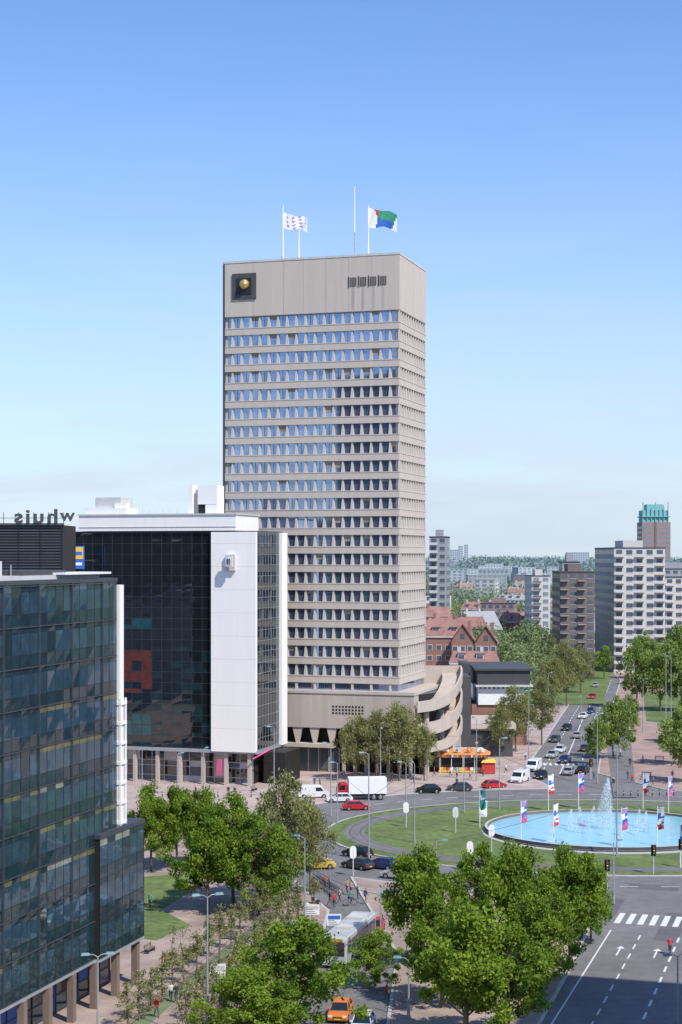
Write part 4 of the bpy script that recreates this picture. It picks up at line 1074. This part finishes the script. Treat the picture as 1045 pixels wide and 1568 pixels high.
def person(u,v,ps='walk',a=None,z=.12,name='pedestrian'):
    x,y=G(u,v); s=R.uniform(.95,1.05); return place(fig_variant(ps,R.randrange(7)),name,(x,y,z),a if a is not None else R.uniform(0,6.28),(s,s,s))
def bike_mesh():
    mb=MB()
    for cx in (-.52,.55):
        P_=[(cx+.34*math.cos(2*math.pi*i/16),0,.35+.34*math.sin(2*math.pi*i/16)) for i in range(17)]; mb.path(P_,.022,M_tyre,5)
        for i in range(4):
            t=math.pi*i/4; mb.tube((cx-.33*math.cos(t),0,.35-.33*math.sin(t)),(cx+.33*math.cos(t),0,.35+.33*math.sin(t)),.004,.004,M_lgrey,3)
    B=(-.05,0,.32);Sx=(-.18,0,.86);Hd=(.40,0,.90);Fk=(.55,0,.35);Rr=(-.52,0,.35)
    for a,b in ((B,Sx),(Sx,Hd),(B,Hd),(Hd,Fk),(Rr,B),(Rr,Sx)): mb.tube(a,b,.02,.02,M_dgrey,5)
    mb.tube(Hd,(.38,0,1.05),.018,.018,M_grey,5); mb.tube((.42,-.27,1.06),(.42,.27,1.06),.016,.016,M_grey,5)
    mb.frustum((-.34,-.08,-.07,.07,.88),(-.32,-.1,-.05,.05,.95),M_black); mb.tube((-.05,-.15,.28),(-.05,.15,.36),.02,.02,M_grey,4)
    return mb.data('bicycle_mesh')
BK=bike_mesh()
for (u,v,k) in [(255,1488,'walk'),(538,1372,'walk'),(532,1370,'walk'),(548,1378,'stand'),(505,1365,'stand'),(592,1535,'walk'),(498,1362,'stand'),(345,1525,'stand'),(482,1206,'walk'),(490,1206,'walk'),(300,1215,'walk'),
                (700,1192,'stand'),(740,1190,'walk'),(690,1190,'walk'),(775,1185,'walk'),(962,1195,'walk'),(968,1200,'walk'),(985,1170,'walk'),(765,1178,'stand'),(360,1515,'walk'),(560,1385,'walk'),(230,1392,'stand'),(910,1195,'walk'),
                (500,1480,'walk'),(487,1400,'walk'),(1000,1205,'walk'),(665,1190,'walk'),(400,1225,'walk'),
                (262,1535,'walk'),(270,1538,'walk'),(240,1560,'walk'),(388,1470,'walk'),(396,1466,'walk'),(428,1452,'stand'),(446,1430,'walk'),(412,1500,'walk'),(470,1405,'walk'),(505,1388,'walk'),(512,1392,'walk'),(520,1384,'walk'),(380,1520,'stand'),(455,1212,'walk'),(260,1218,'walk'),(350,1220,'walk'),(720,1195,'walk'),(805,1165,'walk'),(600,1198,'walk'),(634,1200,'walk'),(1030,1195,'walk'),(950,1160,'walk')]:
    person(u,v,k)
for (u,v,a) in [(1026,1462,1.3),(340,1540,1.2),(536,1388,.4),(470,1440,1.3),(965,1175,1.4),(605,1375,2.6)]:
    x,y=G(u,v); e=empty('cyclist',(x,y,.008 if u>1000 else .124),a)
    place(BK,'bicycle',parent=e); place(fig_variant('ride',R.randrange(7)),'rider',parent=e)
for k in range(14):
    x,y=G(484+k*2.4,1352+k*1.6); place(BK,'bicycle',(x,y,.12),R.uniform(-.2,.2)+.3)
for k in range(12):
    x,y=G(340+k*3,1530-k*4); place(BK,'bicycle',(x,y,.12),R.uniform(-.2,.2)+.5)

# ------------------------------------------------------------------ light, sky, camera
SUN=Vector((.42,-.5,.757)).normalized()
sl=bpy.data.lights.new('sun','SUN'); sl.energy=4.9; sl.angle=math.radians(.53); sl.color=(1,.95,.87)
so=bpy.data.objects.new('sun',sl); COL.objects.link(so); so.rotation_euler=(-SUN).to_track_quat('-Z','Y').to_euler(); so.location=(0,0,200)
wd=bpy.data.worlds.new('World'); scene.world=wd; wd.use_nodes=True; nt=wd.node_tree; N=nt.nodes; L=nt.links
bg=N['Background']; sky=N.new('ShaderNodeTexSky'); sky.sky_type='NISHITA'; sky.sun_disc=False
sky.sun_elevation=math.asin(SUN.z); sky.sun_rotation=math.atan2(SUN.x,SUN.y); sky.air_density=1.0; sky.dust_density=0.3; sky.ozone_density=2.5
tc=N.new('ShaderNodeTexCoord'); sx=N.new('ShaderNodeSeparateXYZ'); L.new(tc.outputs['Generated'],sx.inputs[0])
tint=N.new('ShaderNodeVectorMath'); tint.operation='MULTIPLY'; tint.inputs[1].default_value=(.90,1.08,1.40); L.new(sky.outputs[0],tint.inputs[0])
hz=N.new('ShaderNodeMapRange'); hz.interpolation_type='LINEAR'; hz.inputs['From Min'].default_value=0; hz.inputs['From Max'].default_value=.34; hz.inputs['To Min'].default_value=1; hz.inputs['To Max'].default_value=0
L.new(sx.outputs['Z'],hz.inputs['Value'])
pw_=N.new('ShaderNodeMath'); pw_.operation='POWER'; pw_.inputs[1].default_value=1.9; L.new(hz.outputs[0],pw_.inputs[0])
mp=N.new('ShaderNodeMapping'); mp.inputs['Scale'].default_value=(3,3,16); L.new(tc.outputs['Generated'],mp.inputs['Vector'])
nz=N.new('ShaderNodeTexNoise'); nz.inputs['Scale'].default_value=1.6; nz.inputs['Detail'].default_value=7; nz.inputs['Roughness'].default_value=.55; nz.inputs['Distortion'].default_value=.6; L.new(mp.outputs[0],nz.inputs['Vector'])
cr=N.new('ShaderNodeMapRange'); cr.inputs['From Min'].default_value=.42; cr.inputs['From Max'].default_value=.75; cr.inputs['To Min'].default_value=.82; cr.inputs['To Max'].default_value=1.4; L.new(nz.outputs['Fac'],cr.inputs['Value'])
mu=N.new('ShaderNodeMath'); mu.operation='MULTIPLY'; mu.use_clamp=True; L.new(pw_.outputs[0],mu.inputs[0]); L.new(cr.outputs[0],mu.inputs[1])
mx=N.new('ShaderNodeMix'); mx.data_type='RGBA'; L.new(mu.outputs[0],mx.inputs['Factor']); L.new(tint.outputs[0],mx.inputs['A']); mx.inputs['B'].default_value=(4.7,5.45,6.3,1)
L.new(mx.outputs['Result'],bg.inputs['Color']); bg.inputs['Strength'].default_value=.14
cam=bpy.data.cameras.new('Camera'); co=bpy.data.objects.new('Camera',cam); COL.objects.link(co); scene.camera=co
co.location=(0,0,EYE); co.rotation_euler=(math.pi/2,0,0)
cam.sensor_fit='VERTICAL'; cam.sensor_height=36; cam.sensor_width=24; cam.lens=F/1568*36; cam.shift_y=66/1568; cam.clip_end=20000; cam.clip_start=.5
scene.view_settings.view_transform='Standard'; scene.view_settings.look='None'; scene.view_settings.exposure=0
print('faces',sum(len(m.polygons) for m in bpy.data.meshes))
